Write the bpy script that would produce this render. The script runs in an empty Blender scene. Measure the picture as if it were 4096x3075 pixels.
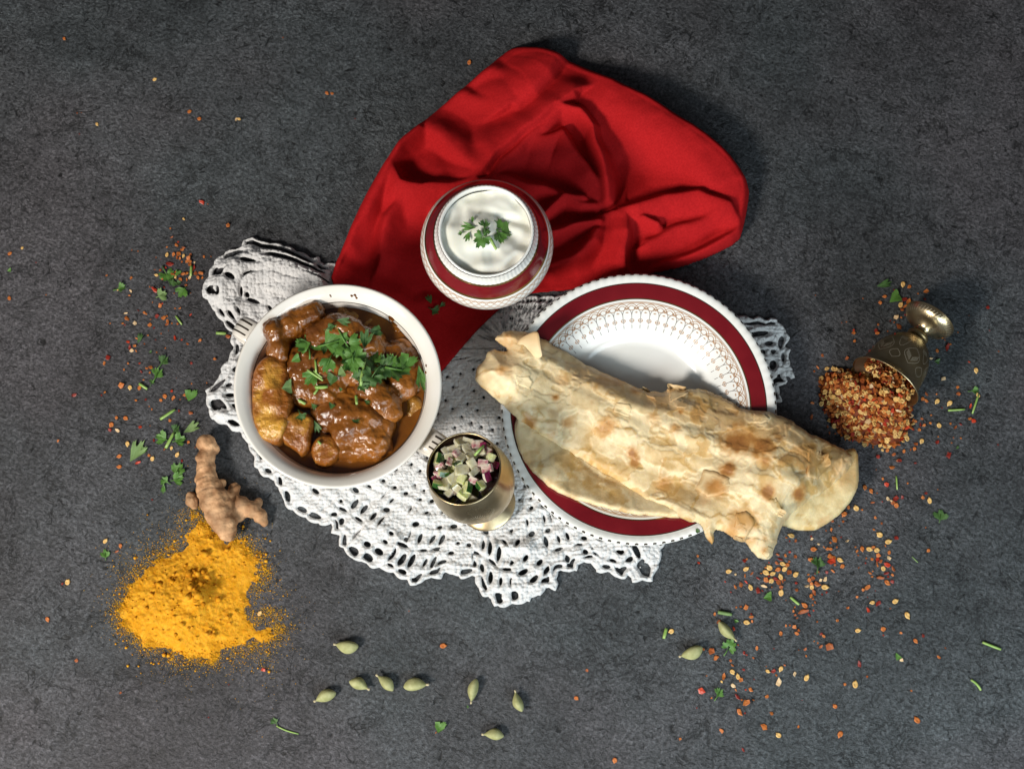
import bpy, math, random
import numpy as np
from mathutils import Vector, Matrix, noise as mnoise
from mathutils.bvhtree import BVHTree

random.seed(7)
RNG = np.random.default_rng(11)
SC = bpy.context.scene
COL = SC.collection
PI = math.pi

# ------------------------------------------------------------------ camera
CAM_L, PITCH = 0.85, math.radians(11.0)
cam_d = bpy.data.cameras.new('camera')
cam_d.sensor_width, cam_d.lens = 36.0, 50.0
cam_d.clip_start, cam_d.clip_end = 0.01, 20.0
cam = bpy.data.objects.new('camera', cam_d)
COL.objects.link(cam)
CP = np.array([0.0, -CAM_L * math.sin(PITCH), CAM_L * math.cos(PITCH)])
cam.location = CP
cam.rotation_euler = (PITCH, 0, 0)
SC.camera = cam

# ------------------------------------------------------------------ world, lamps, exposure
W = bpy.data.worlds.new('World')
SC.world = W
W.use_nodes = True
W.node_tree.nodes['Background'].inputs[0].default_value = (0.88, 0.92, 1.0, 1)
W.node_tree.nodes['Background'].inputs[1].default_value = 0.065

def area(name, loc, target, size, energy, color, shape='DISK', size_y=None):
    d = bpy.data.lights.new(name, 'AREA')
    d.shape, d.size, d.energy, d.color = shape, size, energy, color
    if size_y: d.size_y = size_y
    o = bpy.data.objects.new(name, d)
    COL.objects.link(o)
    o.location = loc
    o.rotation_euler = (Vector(target) - Vector(loc)).to_track_quat('-Z', 'Y').to_euler()
    return o
# the low warm window light from the lower left, and the cooler, softer window light beyond the near table edge
area('key_lamp', (-0.76, -0.68, 0.84), (-0.02, -0.02, 0.0), 0.30, 19.0, (1.0, 0.945, 0.87))
area('window_lamp', (0.34, -0.64, 0.46), (0.14, -0.18, 0.0), 0.7, 5.2, (0.78, 0.93, 1.0), 'RECTANGLE', 0.4)

SC.render.engine = 'CYCLES'
SC.view_settings.view_transform = 'Standard'
SC.view_settings.look = 'None'
SC.view_settings.exposure = 0.0
SC.view_settings.gamma = 1.0

# ------------------------------------------------------------------ pixels of the photograph to points of the place
KPX = (36.0 / 50.0) / 4096.0
CP_, SP_ = math.cos(PITCH), math.sin(PITCH)
def ray(px, py):
    x, y, z = (px - 2048.0) * KPX, -(py - 1537.5) * KPX, -1.0
    return np.array([x, y * CP_ - z * SP_, y * SP_ + z * CP_])
def G(px, py, z=0.0):
    d = ray(px, py)
    t = (z - CP[2]) / d[2]
    return CP + d * t
def crop(x0, y0, s):
    return lambda u, v: (x0 + u / s, y0 + v / s)
C_CUR = crop(880, 1080, 1.805); C_YOG = crop(1620, 680, 2.864); C_SAL = crop(1650, 1650, 3.02)
C_BRD = crop(1850, 1050, 1.3406); C_CUP = crop(3200, 1080, 2.1575); C_GIN = crop(380, 1700, 1.661)
C_POD = crop(1200, 2400, 2.212); C_NAP = crop(1300, 150, 1.264)
C_A = crop(400, 860, 2.768); C_B = crop(380, 1340, 2.517); C_C = crop(2700, 2050, 3.16)
C_D = crop(2600, 2450, 2.765); C_E = crop(3300, 1800, 2.373); C_F = crop(3300, 2450, 2.657)
C_Q1 = crop(0, 0, 1.0786); C_Q3 = crop(0, 1540, 1.080); C_DSP = crop(0, 0, 0.54004)
def GP(pts, cr, z=0.0):
    return np.array([G(*cr(u, v), z)[:2] for u, v in pts])

# ------------------------------------------------------------------ noise
def _h(ix, iy, seed):
    n = (ix.astype(np.int64) * 374761393 + iy.astype(np.int64) * 668265263 + seed * 1442695041) & 0xFFFFFFFF
    n = ((n ^ (n >> 13)) * 1274126177) & 0xFFFFFFFF
    n = n ^ (n >> 16)
    return (n & 0xFFFF) / 32767.5 - 1.0
def vn(x, y, seed=0):
    x = np.asarray(x, float); y = np.asarray(y, float)
    ix, iy = np.floor(x), np.floor(y)
    fx, fy = x - ix, y - iy
    ux, uy = fx * fx * fx * (fx * (fx * 6 - 15) + 10), fy * fy * fy * (fy * (fy * 6 - 15) + 10)
    a, b = _h(ix, iy, seed), _h(ix + 1, iy, seed)
    c, d = _h(ix, iy + 1, seed), _h(ix + 1, iy + 1, seed)
    return (a + (b - a) * ux) * (1 - uy) + (c + (d - c) * ux) * uy
def fbm(x, y, octv=4, seed=0, gain=0.5):
    s, a, t = 0.0, 1.0, 0.0
    for i in range(octv):
        s = s + a * vn(x * 2 ** i + 17.3 * i, y * 2 ** i - 9.1 * i, seed + i * 31)
        t += a; a *= gain
    return s / t
def sstep(a, b, x):
    t = np.clip((x - a) / (b - a), 0, 1)
    return t * t * (3 - 2 * t)

# ------------------------------------------------------------------ polygons
def poly_dist(P, X, Y):
    """signed distance (positive inside), arc position along the outline"""
    P = np.asarray(P, float)
    best = np.full(X.shape, 1e9); arc = np.zeros(X.shape); cx = np.zeros(X.shape); cy = np.zeros(X.shape)
    ins = np.zeros(X.shape, bool); acc = 0.0
    n = len(P)
    for i in range(n):
        a, b = P[i], P[(i + 1) % n]
        e = b - a; L2 = e @ e + 1e-18; L = math.sqrt(L2)
        t = np.clip(((X - a[0]) * e[0] + (Y - a[1]) * e[1]) / L2, 0, 1)
        qx, qy = a[0] + t * e[0], a[1] + t * e[1]
        d = (X - qx) ** 2 + (Y - qy) ** 2
        m = d < best
        best[m] = d[m]; arc[m] = acc + t[m] * L; cx[m] = qx[m]; cy[m] = qy[m]
        if abs(e[1]) > 1e-15:
            c = ((a[1] > Y) != (b[1] > Y)) & (X < e[0] * (Y - a[1]) / e[1] + a[0])
            ins ^= c
        acc += L
    d = np.sqrt(best)
    return np.where(ins, d, -d), arc, cx, cy
def smooth_poly(P, it=2):
    P = np.asarray(P, float)
    for _ in range(it):
        Q = np.empty((len(P) * 2, 2)); N = np.roll(P, -1, 0)
        Q[0::2] = 0.75 * P + 0.25 * N; Q[1::2] = 0.25 * P + 0.75 * N
        P = Q
    return P
def poly_grid(P, step):
    """grid vertices filling an outline, the border vertices snapped onto it"""
    P = np.asarray(P, float)
    x0, y0 = P.min(0) - step * 1.5; x1, y1 = P.max(0) + step * 1.5
    xs, ys = np.arange(x0, x1 + step, step), np.arange(y0, y1 + step, step)
    X, Y = np.meshgrid(xs, ys)
    d, arc, cx, cy = poly_dist(P, X, Y)
    ny, nx = X.shape
    ins = d > 0
    cell = ins[:-1, :-1] | ins[1:, :-1] | ins[:-1, 1:] | ins[1:, 1:]
    used = np.zeros_like(ins)
    used[:-1, :-1] |= cell; used[1:, :-1] |= cell; used[:-1, 1:] |= cell; used[1:, 1:] |= cell
    out = used & ~ins
    X = np.where(out, cx, X); Y = np.where(out, cy, Y)
    d = np.where(out, 0.0, d)
    idx = -np.ones(X.shape, int)
    idx[used] = np.arange(used.sum())
    j, i = np.nonzero(cell)
    F = np.stack([idx[j, i], idx[j, i + 1], idx[j + 1, i + 1], idx[j + 1, i]], 1)
    return X[used], Y[used], d[used], F, out[used]

# ------------------------------------------------------------------ objects
def link(o):
    COL.objects.link(o); return o
def tag(o, label=None, cat=None, group=None, kind=None):
    if label: o['label'] = label
    if cat: o['category'] = cat
    if group: o['group'] = group
    if kind: o['kind'] = kind
    return o
def thing(name, loc, label, cat, group=None):
    o = link(bpy.data.objects.new(name, None))
    o.location = Vector([float(c) for c in loc]); o.empty_display_size = 0.01
    return tag(o, label, cat, group)
def mesh(name, V, F, mats, smooth=True, col=None, mi=None):
    me = bpy.data.meshes.new(name)
    V = np.asarray(V, float)
    if isinstance(F, np.ndarray) and F.ndim == 2:
        k = F.shape[1]
        me.vertices.add(len(V)); me.vertices.foreach_set('co', V.astype(np.float32).ravel())
        me.loops.add(F.size); me.loops.foreach_set('vertex_index', F.astype(np.int32).ravel())
        me.polygons.add(len(F)); me.polygons.foreach_set('loop_start', np.arange(0, F.size, k, dtype=np.int32))
        me.update(calc_edges=True); me.validate()
    else:
        me.from_pydata([tuple(v) for v in V], [], [tuple(int(i) for i in f) for f in F])
    if not isinstance(mats, (list, tuple)): mats = [mats]
    for m in mats: me.materials.append(m)
    if mi is not None: me.polygons.foreach_set('material_index', np.asarray(mi, np.int32))
    me.polygons.foreach_set('use_smooth', np.full(len(me.polygons), bool(smooth)))
    if col is not None:
        ca = me.color_attributes.new('Col', 'FLOAT_COLOR', 'POINT')
        c4 = np.ones((len(V), 4), np.float32); c4[:, :3] = col
        ca.data.foreach_set('color', c4.ravel())
    me.update()
    return me
def put(name, me, parent=None, loc=(0, 0, 0), rot=(0, 0, 0), sca=1.0):
    o = link(bpy.data.objects.new(name, me))
    o.location = Vector([float(c) for c in loc]); o.rotation_euler = rot
    o.scale = (sca, sca, sca) if not hasattr(sca, '__len__') else sca
    if parent: o.parent = parent
    return o
def root_loc(p):
    while p.parent: p = p.parent
    return np.array(p.location)
def part(name, V, F, mats, parent, **k):
    """a part given in world coordinates under a thing"""
    V = np.asarray(V, float) - root_loc(parent)
    return put(name, mesh(name, V, F, mats, **k), parent)
def single(name, V, F, mats, loc, label, cat, group=None, kind=None, **k):
    """a one-mesh thing given in world coordinates"""
    o = put(name, mesh(name, np.asarray(V, float) - np.array(loc), F, mats, **k), None, loc)
    return tag(o, label, cat, group, kind)

def slab(P, step, ztop, zbot):
    X, Y, d, F, bd = poly_grid(P, step)
    zt, zb = ztop(X, Y, d), zbot(X, Y, d)
    zm = (zt + zb) / 2
    zt = np.where(bd, zm, np.maximum(zt, zb + 2e-4))
    n = len(X)
    VT = np.stack([X, Y, zt], 1)
    inner = np.nonzero(~bd)[0]
    mp = np.arange(n); mp[inner] = n + np.arange(len(inner))
    VB = np.stack([X[inner], Y[inner], zb[inner]], 1)
    FB = mp[F][:, ::-1]
    return np.concatenate([VT, VB]), np.concatenate([F, FB]), n

def lathe(prof, n, M=None, rmod=None, close_ends=True):
    """prof: [(r,z)] in metres; rmod(theta, i)->(dr,dz)"""
    th = np.arange(n) * 2 * PI / n
    V, m = [], len(prof)
    for i, (r, z) in enumerate(prof):
        dr, dz = (rmod(th, i) if rmod else (0 * th, 0 * th))
        V.append(np.stack([(r + dr) * np.cos(th), (r + dr) * np.sin(th), z + dz + 0 * th], 1))
    V = np.concatenate(V)
    F = []; seg = []
    k = np.arange(n); k2 = (k + 1) % n
    for i in range(m - 1):
        F.append(np.stack([i * n + k, i * n + k2, (i + 1) * n + k2, (i + 1) * n + k], 1)); seg += [i] * n
    F = np.concatenate(F)
    if M is not None:
        V = V @ np.array(M)[:3, :3].T + np.array(M)[:3, 3]
    return V, F, np.array(seg)
def densify(prof, maxd):
    out = [prof[0]]
    for a, b in zip(prof[:-1], prof[1:]):
        k = max(1, int(math.ceil(math.hypot(b[0] - a[0], b[1] - a[1]) / maxd)))
        out += [(a[0] + (b[0] - a[0]) * j / k, a[1] + (b[1] - a[1]) * j / k) for j in range(1, k + 1)]
    return out
def spline(prof, k=5):
    """Catmull-Rom through profile points"""
    P = [np.array(p, float) for p in prof]; out = []
    for i in range(len(P) - 1):
        p0, p1, p2, p3 = P[max(i - 1, 0)], P[i], P[i + 1], P[min(i + 2, len(P) - 1)]
        for j in range(k):
            t = j / k
            q = 0.5 * ((2 * p1) + (-p0 + p2) * t + (2 * p0 - 5 * p1 + 4 * p2 - p3) * t * t + (-p0 + 3 * p1 - 3 * p2 + p3) * t ** 3)
            out.append((max(q[0], 0.0), q[1]))
    out.append(tuple(P[-1]))
    return out
def ribbons(paths, width, surf):
    """flat strips laid on a surface: surf(N,2)->points; paths are lists of (a,b) with metric given by the surface itself"""
    V, F = [], []
    for p in paths:
        p = np.asarray(p, float)
        C = surf(p)
        T = np.gradient(C, axis=0)
        e = 1e-4
        Nn = np.cross(surf(p + [e, 0]) - C, surf(p + [0, e]) - C)
        Nn /= np.linalg.norm(Nn, axis=1, keepdims=True) + 1e-15
        Sd = np.cross(T, Nn); Sd /= np.linalg.norm(Sd, axis=1, keepdims=True) + 1e-15
        w = width / 2
        b = len(V) and sum(len(v) for v in V) or 0
        V.append(np.concatenate([C - Sd * w, C + Sd * w]))
        k = len(p)
        F += [(b + i, b + i + 1, b + k + i + 1, b + k + i) for i in range(k - 1)]
    return np.concatenate(V), np.array(F)

def tube(pts, rad, n=8, flat=1.0):
    P = np.asarray(pts, float); rad = np.broadcast_to(rad, (len(P),))
    T = np.gradient(P, axis=0); T /= np.linalg.norm(T, axis=1, keepdims=True) + 1e-12
    V = []; up = np.array([0.05, 0.11, 1.0])
    for p, t, r in zip(P, T, rad):
        s = np.cross(t, up); s /= np.linalg.norm(s) + 1e-12
        u = np.cross(s, t)
        for k in range(n):
            a = 2 * PI * k / n
            V.append(p + s * r * math.cos(a) + u * r * flat * math.sin(a))
    F = []
    for i in range(len(P) - 1):
        for k in range(n):
            F.append((i * n + k, i * n + (k + 1) % n, (i + 1) * n + (k + 1) % n, (i + 1) * n + k))
    V = np.array(V); m = len(V)
    V = np.concatenate([V, P[:1], P[-1:]])
    for k in range(n):
        F.append((m, (k + 1) % n, k)); F.append((m + 1, m - n + k, m - n + (k + 1) % n))
    return V, F

def ico(sub=2):
    import bmesh
    bm = bmesh.new(); bmesh.ops.create_icosphere(bm, subdivisions=sub, radius=1.0)
    V = np.array([v.co[:] for v in bm.verts]); F = [[v.index for v in f.verts] for f in bm.faces]
    bm.free()
    return V, np.array(F)
ICO1, ICO2 = ico(1), ico(2)
def blob(spheres, voxel, smooth=6, disp=None, flat=1.0):
    """one closed lump from overlapping ellipsoids (x,y,z,rx,ry,rz,rotz)"""
    V, F, b = [], [], 0
    for s in spheres:
        x, y, z, rx, ry, rz, a = s
        v = ICO2[0].copy()
        if flat != 1.0: v = np.sign(v) * np.abs(v) ** flat
        v = v * [rx, ry, rz]
        c, sn = math.cos(a), math.sin(a)
        v = np.stack([v[:, 0] * c - v[:, 1] * sn, v[:, 0] * sn + v[:, 1] * c, v[:, 2]], 1) + [x, y, z]
        V.append(v); F.append(ICO2[1] + b); b += len(v)
    me = mesh('tmp', np.concatenate(V), np.concatenate(F), [])
    o = link(bpy.data.objects.new('tmp', me))
    m = o.modifiers.new('r', 'REMESH'); m.mode = 'VOXEL'; m.voxel_size = voxel
    m2 = o.modifiers.new('s', 'SMOOTH'); m2.factor = 0.5; m2.iterations = smooth
    dg = bpy.context.evaluated_depsgraph_get()
    e = o.evaluated_get(dg).to_mesh()
    n = len(e.vertices)
    co = np.zeros(n * 3, np.float32); e.vertices.foreach_get('co', co); co = co.reshape(-1, 3).astype(float)
    no = np.zeros(n * 3, np.float32); e.vertex_normals.foreach_get('vector', no); no = no.reshape(-1, 3)
    F = [tuple(p.vertices) for p in e.polygons]
    o.evaluated_get(dg).to_mesh_clear()
    bpy.data.objects.remove(o); bpy.data.meshes.remove(me)
    if disp:
        co = co + no * np.array([disp(Vector(c)) for c in co])[:, None]
    return co, F

# ------------------------------------------------------------------ materials
def pm(name, c1, c2=None, scale=100.0, rough=0.5, bump=None, sss=0.0, sssr=(1, 0.5, 0.2), sssd=0.002, metal=0.0, coat=0.0, sheen=0.0,
       attr=False, spec=0.5, contrast=(0.35, 0.65), rough2=None, detail=4.0, bump2=None, trans=0.0):
    m = bpy.data.materials.new(name); m.use_nodes = True
    nt = m.node_tree; N, L = nt.nodes, nt.links
    p = N['Principled BSDF']
    p.inputs['Roughness'].default_value = rough
    p.inputs['Metallic'].default_value = metal
    p.inputs['Specular IOR Level'].default_value = spec
    p.inputs['Coat Weight'].default_value = coat
    p.inputs['Coat Roughness'].default_value = 0.06
    p.inputs['Sheen Weight'].default_value = sheen
    p.inputs['Transmission Weight'].default_value = trans
    if sss:
        p.inputs['Subsurface Weight'].default_value = sss
        p.inputs['Subsurface Radius'].default_value = sssr
        p.inputs['Subsurface Scale'].default_value = sssd
    tc = N.new('ShaderNodeTexCoord')
    def nz(sc, det=4.0):
        t = N.new('ShaderNodeTexNoise'); t.inputs['Scale'].default_value = sc; t.inputs['Detail'].default_value = det
        L.new(tc.outputs['Object'], t.inputs['Vector']); return t
    def ramp(src, a, b, ca, cb):
        r = N.new('ShaderNodeValToRGB'); r.color_ramp.elements[0].position = a; r.color_ramp.elements[1].position = b
        r.color_ramp.elements[0].color = (*ca, 1); r.color_ramp.elements[1].color = (*cb, 1)
        L.new(src, r.inputs[0]); return r.outputs[0]
    src = None
    if attr:
        a = N.new('ShaderNodeAttribute'); a.attribute_name = 'Col'; src = a.outputs['Color']
        if c2 is not None:
            t = nz(scale, detail)
            r = ramp(t.outputs['Fac'], contrast[0], contrast[1], c1, c2)
            x = N.new('ShaderNodeMix'); x.data_type = 'RGBA'; x.blend_type = 'MULTIPLY'; x.inputs[0].default_value = 1.0
            L.new(src, x.inputs[6]); L.new(r, x.inputs[7]); src = x.outputs[2]
    elif c2 is not None:
        t = nz(scale, detail); src = ramp(t.outputs['Fac'], contrast[0], contrast[1], c1, c2)
    if src is None: p.inputs['Base Color'].default_value = (*c1, 1)
    else: L.new(src, p.inputs['Base Color'])
    if rough2 is not None:
        t = nz(scale * 0.7)
        L.new(ramp(t.outputs['Fac'], 0.35, 0.65, (rough,) * 3, (rough2,) * 3), p.inputs['Roughness'])
    prev = None
    for b in (bump, bump2):
        if not b: continue
        t = nz(b[0], 5.0) if len(b) < 4 else None
        if t is None:
            t = N.new('ShaderNodeTexVoronoi'); t.inputs['Scale'].default_value = b[0]; L.new(tc.outputs['Object'], t.inputs['Vector'])
        bp = N.new('ShaderNodeBump'); bp.inputs['Strength'].default_value = b[1]; bp.inputs['Distance'].default_value = b[2]
        L.new(t.outputs[0], bp.inputs['Height'])
        if prev: L.new(prev.outputs[0], bp.inputs['Normal'])
        prev = bp
    if prev:
        L.new(prev.outputs[0], p.inputs['Normal'])
        if coat: L.new(prev.outputs[0], p.inputs['Coat Normal'])
    return m

M = {}
M['glaze'] = pm('white_glaze', (0.80, 0.79, 0.74), (0.84, 0.83, 0.80), 30, rough=0.2, coat=0.15, bump=(60, 0.03, 0.0006))
M['cream_glaze'] = pm('cream_crazed_glaze', (0.80, 0.76, 0.68), (0.84, 0.80, 0.74), 45, rough=0.16, coat=0.4, bump=(420, 0.05, 0.0004))
M['maroon'] = pm('maroon_glaze', (0.155, 0.006, 0.011), (0.19, 0.009, 0.014), 60, rough=0.16, coat=0.5)
M['gold'] = pm('gilding', (0.42, 0.27, 0.10), rough=0.28, metal=1.0)
M['darkline'] = pm('dark_gilding', (0.07, 0.05, 0.03), rough=0.3, metal=0.6)
M['filigree'] = pm('tan_print', (0.42, 0.21, 0.09), rough=0.3)
M['filigree2'] = pm('grey_print', (0.16, 0.12, 0.10), rough=0.3)
M['brass'] = pm('aged_brass', (0.50, 0.37, 0.20), (0.62, 0.50, 0.31), 70, rough=0.24, rough2=0.36, metal=1.0, bump=(500, 0.06, 0.0003))
M['brass_in'] = pm('dull_brass', (0.36, 0.22, 0.12), (0.46, 0.29, 0.17), 90, rough=0.42, metal=1.0)
M['brass_grey'] = pm('tarnished_brass', (0.36, 0.27, 0.14), (0.55, 0.44, 0.27), 60, rough=0.30, rough2=0.44, metal=1.0, bump=(500, 0.08, 0.0003))
M['engrave'] = pm('engraved_line', (0.85, 0.75, 0.55), rough=0.3, metal=0.8)
M['napkin'] = pm('red_cotton', (0.37, 0.0075, 0.0095), (0.45, 0.011, 0.013), 900, rough=0.85, bump=(2200, 0.35, 0.0003), spec=0.12, bump2=(140, 0.12, 0.0012))
M['cotton'] = pm('white_crochet_cotton', (0.62, 0.62, 0.62), (0.74, 0.73, 0.72), 300, rough=0.95, bump=(1300, 0.7, 0.0008), spec=0.1)
M['sauce'] = pm('curry_sauce', (0.10, 0.030, 0.004), (0.19, 0.066, 0.008), 60, rough=0.07, coat=0.4, bump=(120, 0.10, 0.0012), sss=0.1, sssr=(0.8, 0.25, 0.05), sssd=0.002)
M['meat'] = pm('sauced_meat', (0.090, 0.024, 0.003), (0.30, 0.100, 0.010), 45, rough=0.45, spec=0.2, coat=1.0, bump=(520, 0.7, 0.0007), bump2=(220, 0.35, 0.0012), detail=8, contrast=(0.30, 0.64))
M['potato'] = pm('sauced_potato', (0.75, 0.68, 0.6), (1.0, 1.0, 1.0), 140, attr=True, rough=0.45, spec=0.2, coat=0.9, bump=(620, 0.9, 0.0008), bump2=(240, 0.5, 0.0014), sss=0.08, sssr=(1, 0.55, 0.1), sssd=0.003, detail=5)
M['yogurt'] = pm('yogurt', (0.86, 0.845, 0.73), (0.88, 0.87, 0.79), 40, rough=0.18, sss=0.3, sssr=(1, 0.9, 0.7), sssd=0.002, coat=0.3, bump=(60, 0.05, 0.001))
M['leaf'] = pm('coriander_leaf', (0.055, 0.15, 0.022), (0.12, 0.26, 0.045), 160, rough=0.42, bump=(600, 0.35, 0.0004))
M['leaf_dark'] = pm('dark_coriander_leaf', (0.03, 0.085, 0.016), (0.075, 0.16, 0.035), 160, rough=0.5, bump=(600, 0.35, 0.0004))
M['leaf_pale'] = pm('pale_coriander_leaf', (0.13, 0.22, 0.07), (0.20, 0.31, 0.10), 150, rough=0.55, bump=(700, 0.4, 0.0004))
M['stem'] = pm('coriander_stem', (0.19, 0.34, 0.06), (0.33, 0.47, 0.14), 140, rough=0.35)
M['bread'] = pm('flaky_bread', (0.86, 0.84, 0.80), (1.0, 1.0, 1.0), 150, attr=True, rough=0.42, rough2=0.6, bump=(650, 0.35, 0.0005), bump2=(210, 0.12, 0.0010), sss=0.22, sssr=(1, 0.62, 0.3), sssd=0.0022)
M['bread_flake'] = pm('thin_bread_flake', (0.88, 0.86, 0.82), (1.0, 1.0, 1.0), 150, attr=True, rough=0.5, bump=(600, 0.2, 0.0004))
M['turmeric'] = pm('turmeric_powder', (0.62, 0.275, 0.014), (0.74, 0.365, 0.030), 260, rough=0.98, bump=(1700, 0.7, 0.0005), bump2=(700, 0.4, 0.0009), spec=0.05, sss=0.3, sssr=(1, 0.3, 0.04), sssd=0.0018)
M['turmeric_dark'] = pm('turmeric_clump', (0.47, 0.175, 0.009), (0.64, 0.275, 0.016), 400, rough=0.98, bump=(1500, 0.8, 0.0006), spec=0.05)
M['ginger'] = pm('ginger_skin', (0.25, 0.130, 0.062), (0.50, 0.315, 0.18), 130, rough=0.7, bump=(900, 0.6, 0.0006), bump2=(260, 0.5, 0.0010), attr=True, spec=0.3)
M['pod'] = pm('cardamom_husk', (0.31, 0.31, 0.13), (0.45, 0.44, 0.22), 260, rough=0.6, bump=(900, 0.3, 0.0003), spec=0.3)
M['pod_tip'] = pm('cardamom_tip', (0.50, 0.42, 0.26), rough=0.7)
M['cucumber'] = pm('cucumber_flesh', (0.52, 0.54, 0.24), (0.68, 0.68, 0.38), 220, rough=0.14, sss=0.6, sssr=(0.9, 1, 0.4), sssd=0.005, coat=0.6, bump=(500, 0.3, 0.0005))
M['cuc_skin'] = pm('cucumber_skin', (0.012, 0.045, 0.010), (0.04, 0.12, 0.02), 400, rough=0.22, coat=0.3)
M['onion'] = pm('onion_flesh', (0.55, 0.50, 0.32), (0.70, 0.64, 0.46), 150, rough=0.12, sss=0.7, sssr=(1, 0.9, 0.6), sssd=0.006, coat=0.6, bump=(500, 0.3, 0.0005))
M['onion_pink'] = pm('pink_onion', (0.40, 0.13, 0.17), (0.64, 0.54, 0.44), 140, rough=0.16, sss=0.4, sssr=(1, 0.5, 0.5), sssd=0.004, coat=0.4, contrast=(0.36, 0.5))
M['onion_purple'] = pm('purple_onion_skin', (0.12, 0.008, 0.035), (0.26, 0.03, 0.09), 170, rough=0.18, coat=0.4)
M['juice'] = pm('dark_juice', (0.02, 0.012, 0.010), rough=0.05, spec=0.6)
CH = {'y': ((0.62, 0.34, 0.09), (0.78, 0.52, 0.20)), 'o': ((0.42, 0.105, 0.016), (0.58, 0.19, 0.04)),
      'n': ((0.26, 0.055, 0.010), (0.42, 0.115, 0.024)), 'r': ((0.17, 0.010, 0.006), (0.30, 0.028, 0.012)),
      'b': ((0.42, 0.028, 0.010), (0.55, 0.06, 0.018)), 'c': ((0.62, 0.40, 0.20), (0.75, 0.56, 0.34))}
for k, (a, b) in CH.items():
    M['ch_' + k] = pm({'y': 'chilli_seed_yellow', 'o': 'chilli_orange', 'n': 'chilli_brown', 'r': 'chilli_dark_red', 'b': 'chilli_red', 'c': 'chilli_pith'}[k],
                      a, b, 500, rough=0.42 if k in 'rb' else 0.55, bump=(900, 0.25, 0.0003))
M['heap'] = pm('chilli_heap', (0.75, 0.72, 0.7), (1, 1, 1), 600, attr=True, rough=0.7, spec=0.2, bump=(900, 0.2, 0.0003))

def slate():
    m = bpy.data.materials.new('dark_slate_top'); m.use_nodes = True
    nt = m.node_tree; N, L = nt.nodes, nt.links; p = N['Principled BSDF']
    tc = N.new('ShaderNodeTexCoord')
    mp = N.new('ShaderNodeMapping'); mp.inputs['Rotation'].default_value = (0, 0, 0.5); mp.inputs['Scale'].default_value = (1, 1.1, 1)
    L.new(tc.outputs['Object'], mp.inputs[0])
    def nz(sc, det, rg=0.5, dist=0.0, src=mp):
        t = N.new('ShaderNodeTexNoise'); t.inputs['Scale'].default_value = sc; t.inputs['Detail'].default_value = det
        t.inputs['Roughness'].default_value = rg; t.inputs['Distortion'].default_value = dist
        L.new(src.outputs[0 if src is mp else 'Object'], t.inputs['Vector']); return t.outputs['Fac']
    def mr(src, a, b, c, d):
        r = N.new('ShaderNodeMapRange'); r.inputs[1].default_value = a; r.inputs[2].default_value = b
        r.inputs[3].default_value = c; r.inputs[4].default_value = d; L.new(src, r.inputs[0]); return r.outputs[0]
    def mth(op, a, b):
        r = N.new('ShaderNodeMath'); r.operation = op
        for i, s in enumerate((a, b)):
            if isinstance(s, (int, float)): r.inputs[i].default_value = s
            else: L.new(s, r.inputs[i])
        return r.outputs[0]
    fine = mr(nz(480, 4, 0.7), 0.33, 0.67, 0.4, 1.6)
    vo = N.new('ShaderNodeTexVoronoi'); vo.inputs['Scale'].default_value = 780; L.new(tc.outputs['Object'], vo.inputs['Vector'])
    sx = N.new('ShaderNodeSeparateColor'); L.new(vo.outputs['Color'], sx.inputs[0])
    fine = mth('MULTIPLY', fine, mr(sx.outputs[0], 0.0, 1.0, 0.62, 1.36))
    mid = mr(nz(95, 6, 0.72, 0.6), 0.30, 0.70, 0.62, 1.38)
    big = mr(nz(8, 6, 0.68, 0.4), 0.32, 0.68, 0.6, 1.4)
    speck = mr(nz(520, 3, 0.5), 0.66, 0.76, 0.0, 1.0)
    pit = mr(nz(150, 4, 0.65, 1.6), 0.32, 0.42, 0.15, 1.0)
    # hairline cracks: thin level lines of a warped noise, only here and there
    cn = nz(42, 6, 0.62, 0.6)
    crack = mr(mth('ABSOLUTE', mth('SUBTRACT', cn, 0.5), 0.0), 0.0, 0.022, 0.0, 1.0)
    gate = mr(nz(26, 3), 0.47, 0.57, 1.0, 0.0)
    crk = mth('MAXIMUM', crack, gate); crk = mr(crk, 0.0, 1.0, 0.3, 1.0)
    f = mth('MULTIPLY', mth('MULTIPLY', fine, mid), mth('MULTIPLY', big, mth('MULTIPLY', pit, crk)))
    f = mth('ADD', f, speck)
    sc = N.new('ShaderNodeVectorMath'); sc.operation = 'SCALE'
    tint = N.new('ShaderNodeValToRGB'); tint.color_ramp.elements[0].color = (0.064, 0.060, 0.065, 1); tint.color_ramp.elements[1].color = (0.052, 0.0585, 0.063, 1)
    tint.color_ramp.elements[0].position = 0.4; tint.color_ramp.elements[1].position = 0.6
    L.new(nz(5, 3), tint.inputs[0]); L.new(tint.outputs[0], sc.inputs[0]); L.new(f, sc.inputs[3])
    L.new(sc.outputs[0], p.inputs['Base Color'])
    L.new(mr(nz(200, 4), 0.3, 0.7, 0.44, 0.62), p.inputs['Roughness'])
    p.inputs['Specular IOR Level'].default_value = 0.35
    b = N.new('ShaderNodeBump'); b.inputs['Strength'].default_value = 0.55; b.inputs['Distance'].default_value = 0.0007
    L.new(f, b.inputs['Height']); L.new(b.outputs[0], p.inputs['Normal'])
    return m
M['slate'] = slate()

# ------------------------------------------------------------------ setting: the dark slate table top
V = [(-1.1, -1.0, 0), (1.1, -1.0, 0), (1.1, 1.0, 0), (-1.1, 1.0, 0)]
V += [(x, y, -0.03) for x, y, _ in V]
tbl = put('tabletop', mesh('tabletop', V, [(0, 1, 2, 3), (7, 6, 5, 4), (0, 4, 5, 1), (1, 5, 6, 2), (2, 6, 7, 3), (3, 7, 4, 0)], M['slate'], smooth=False))
tag(tbl, kind='structure'); tbl['label'] = 'dark mottled slate grey table surface'

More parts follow.
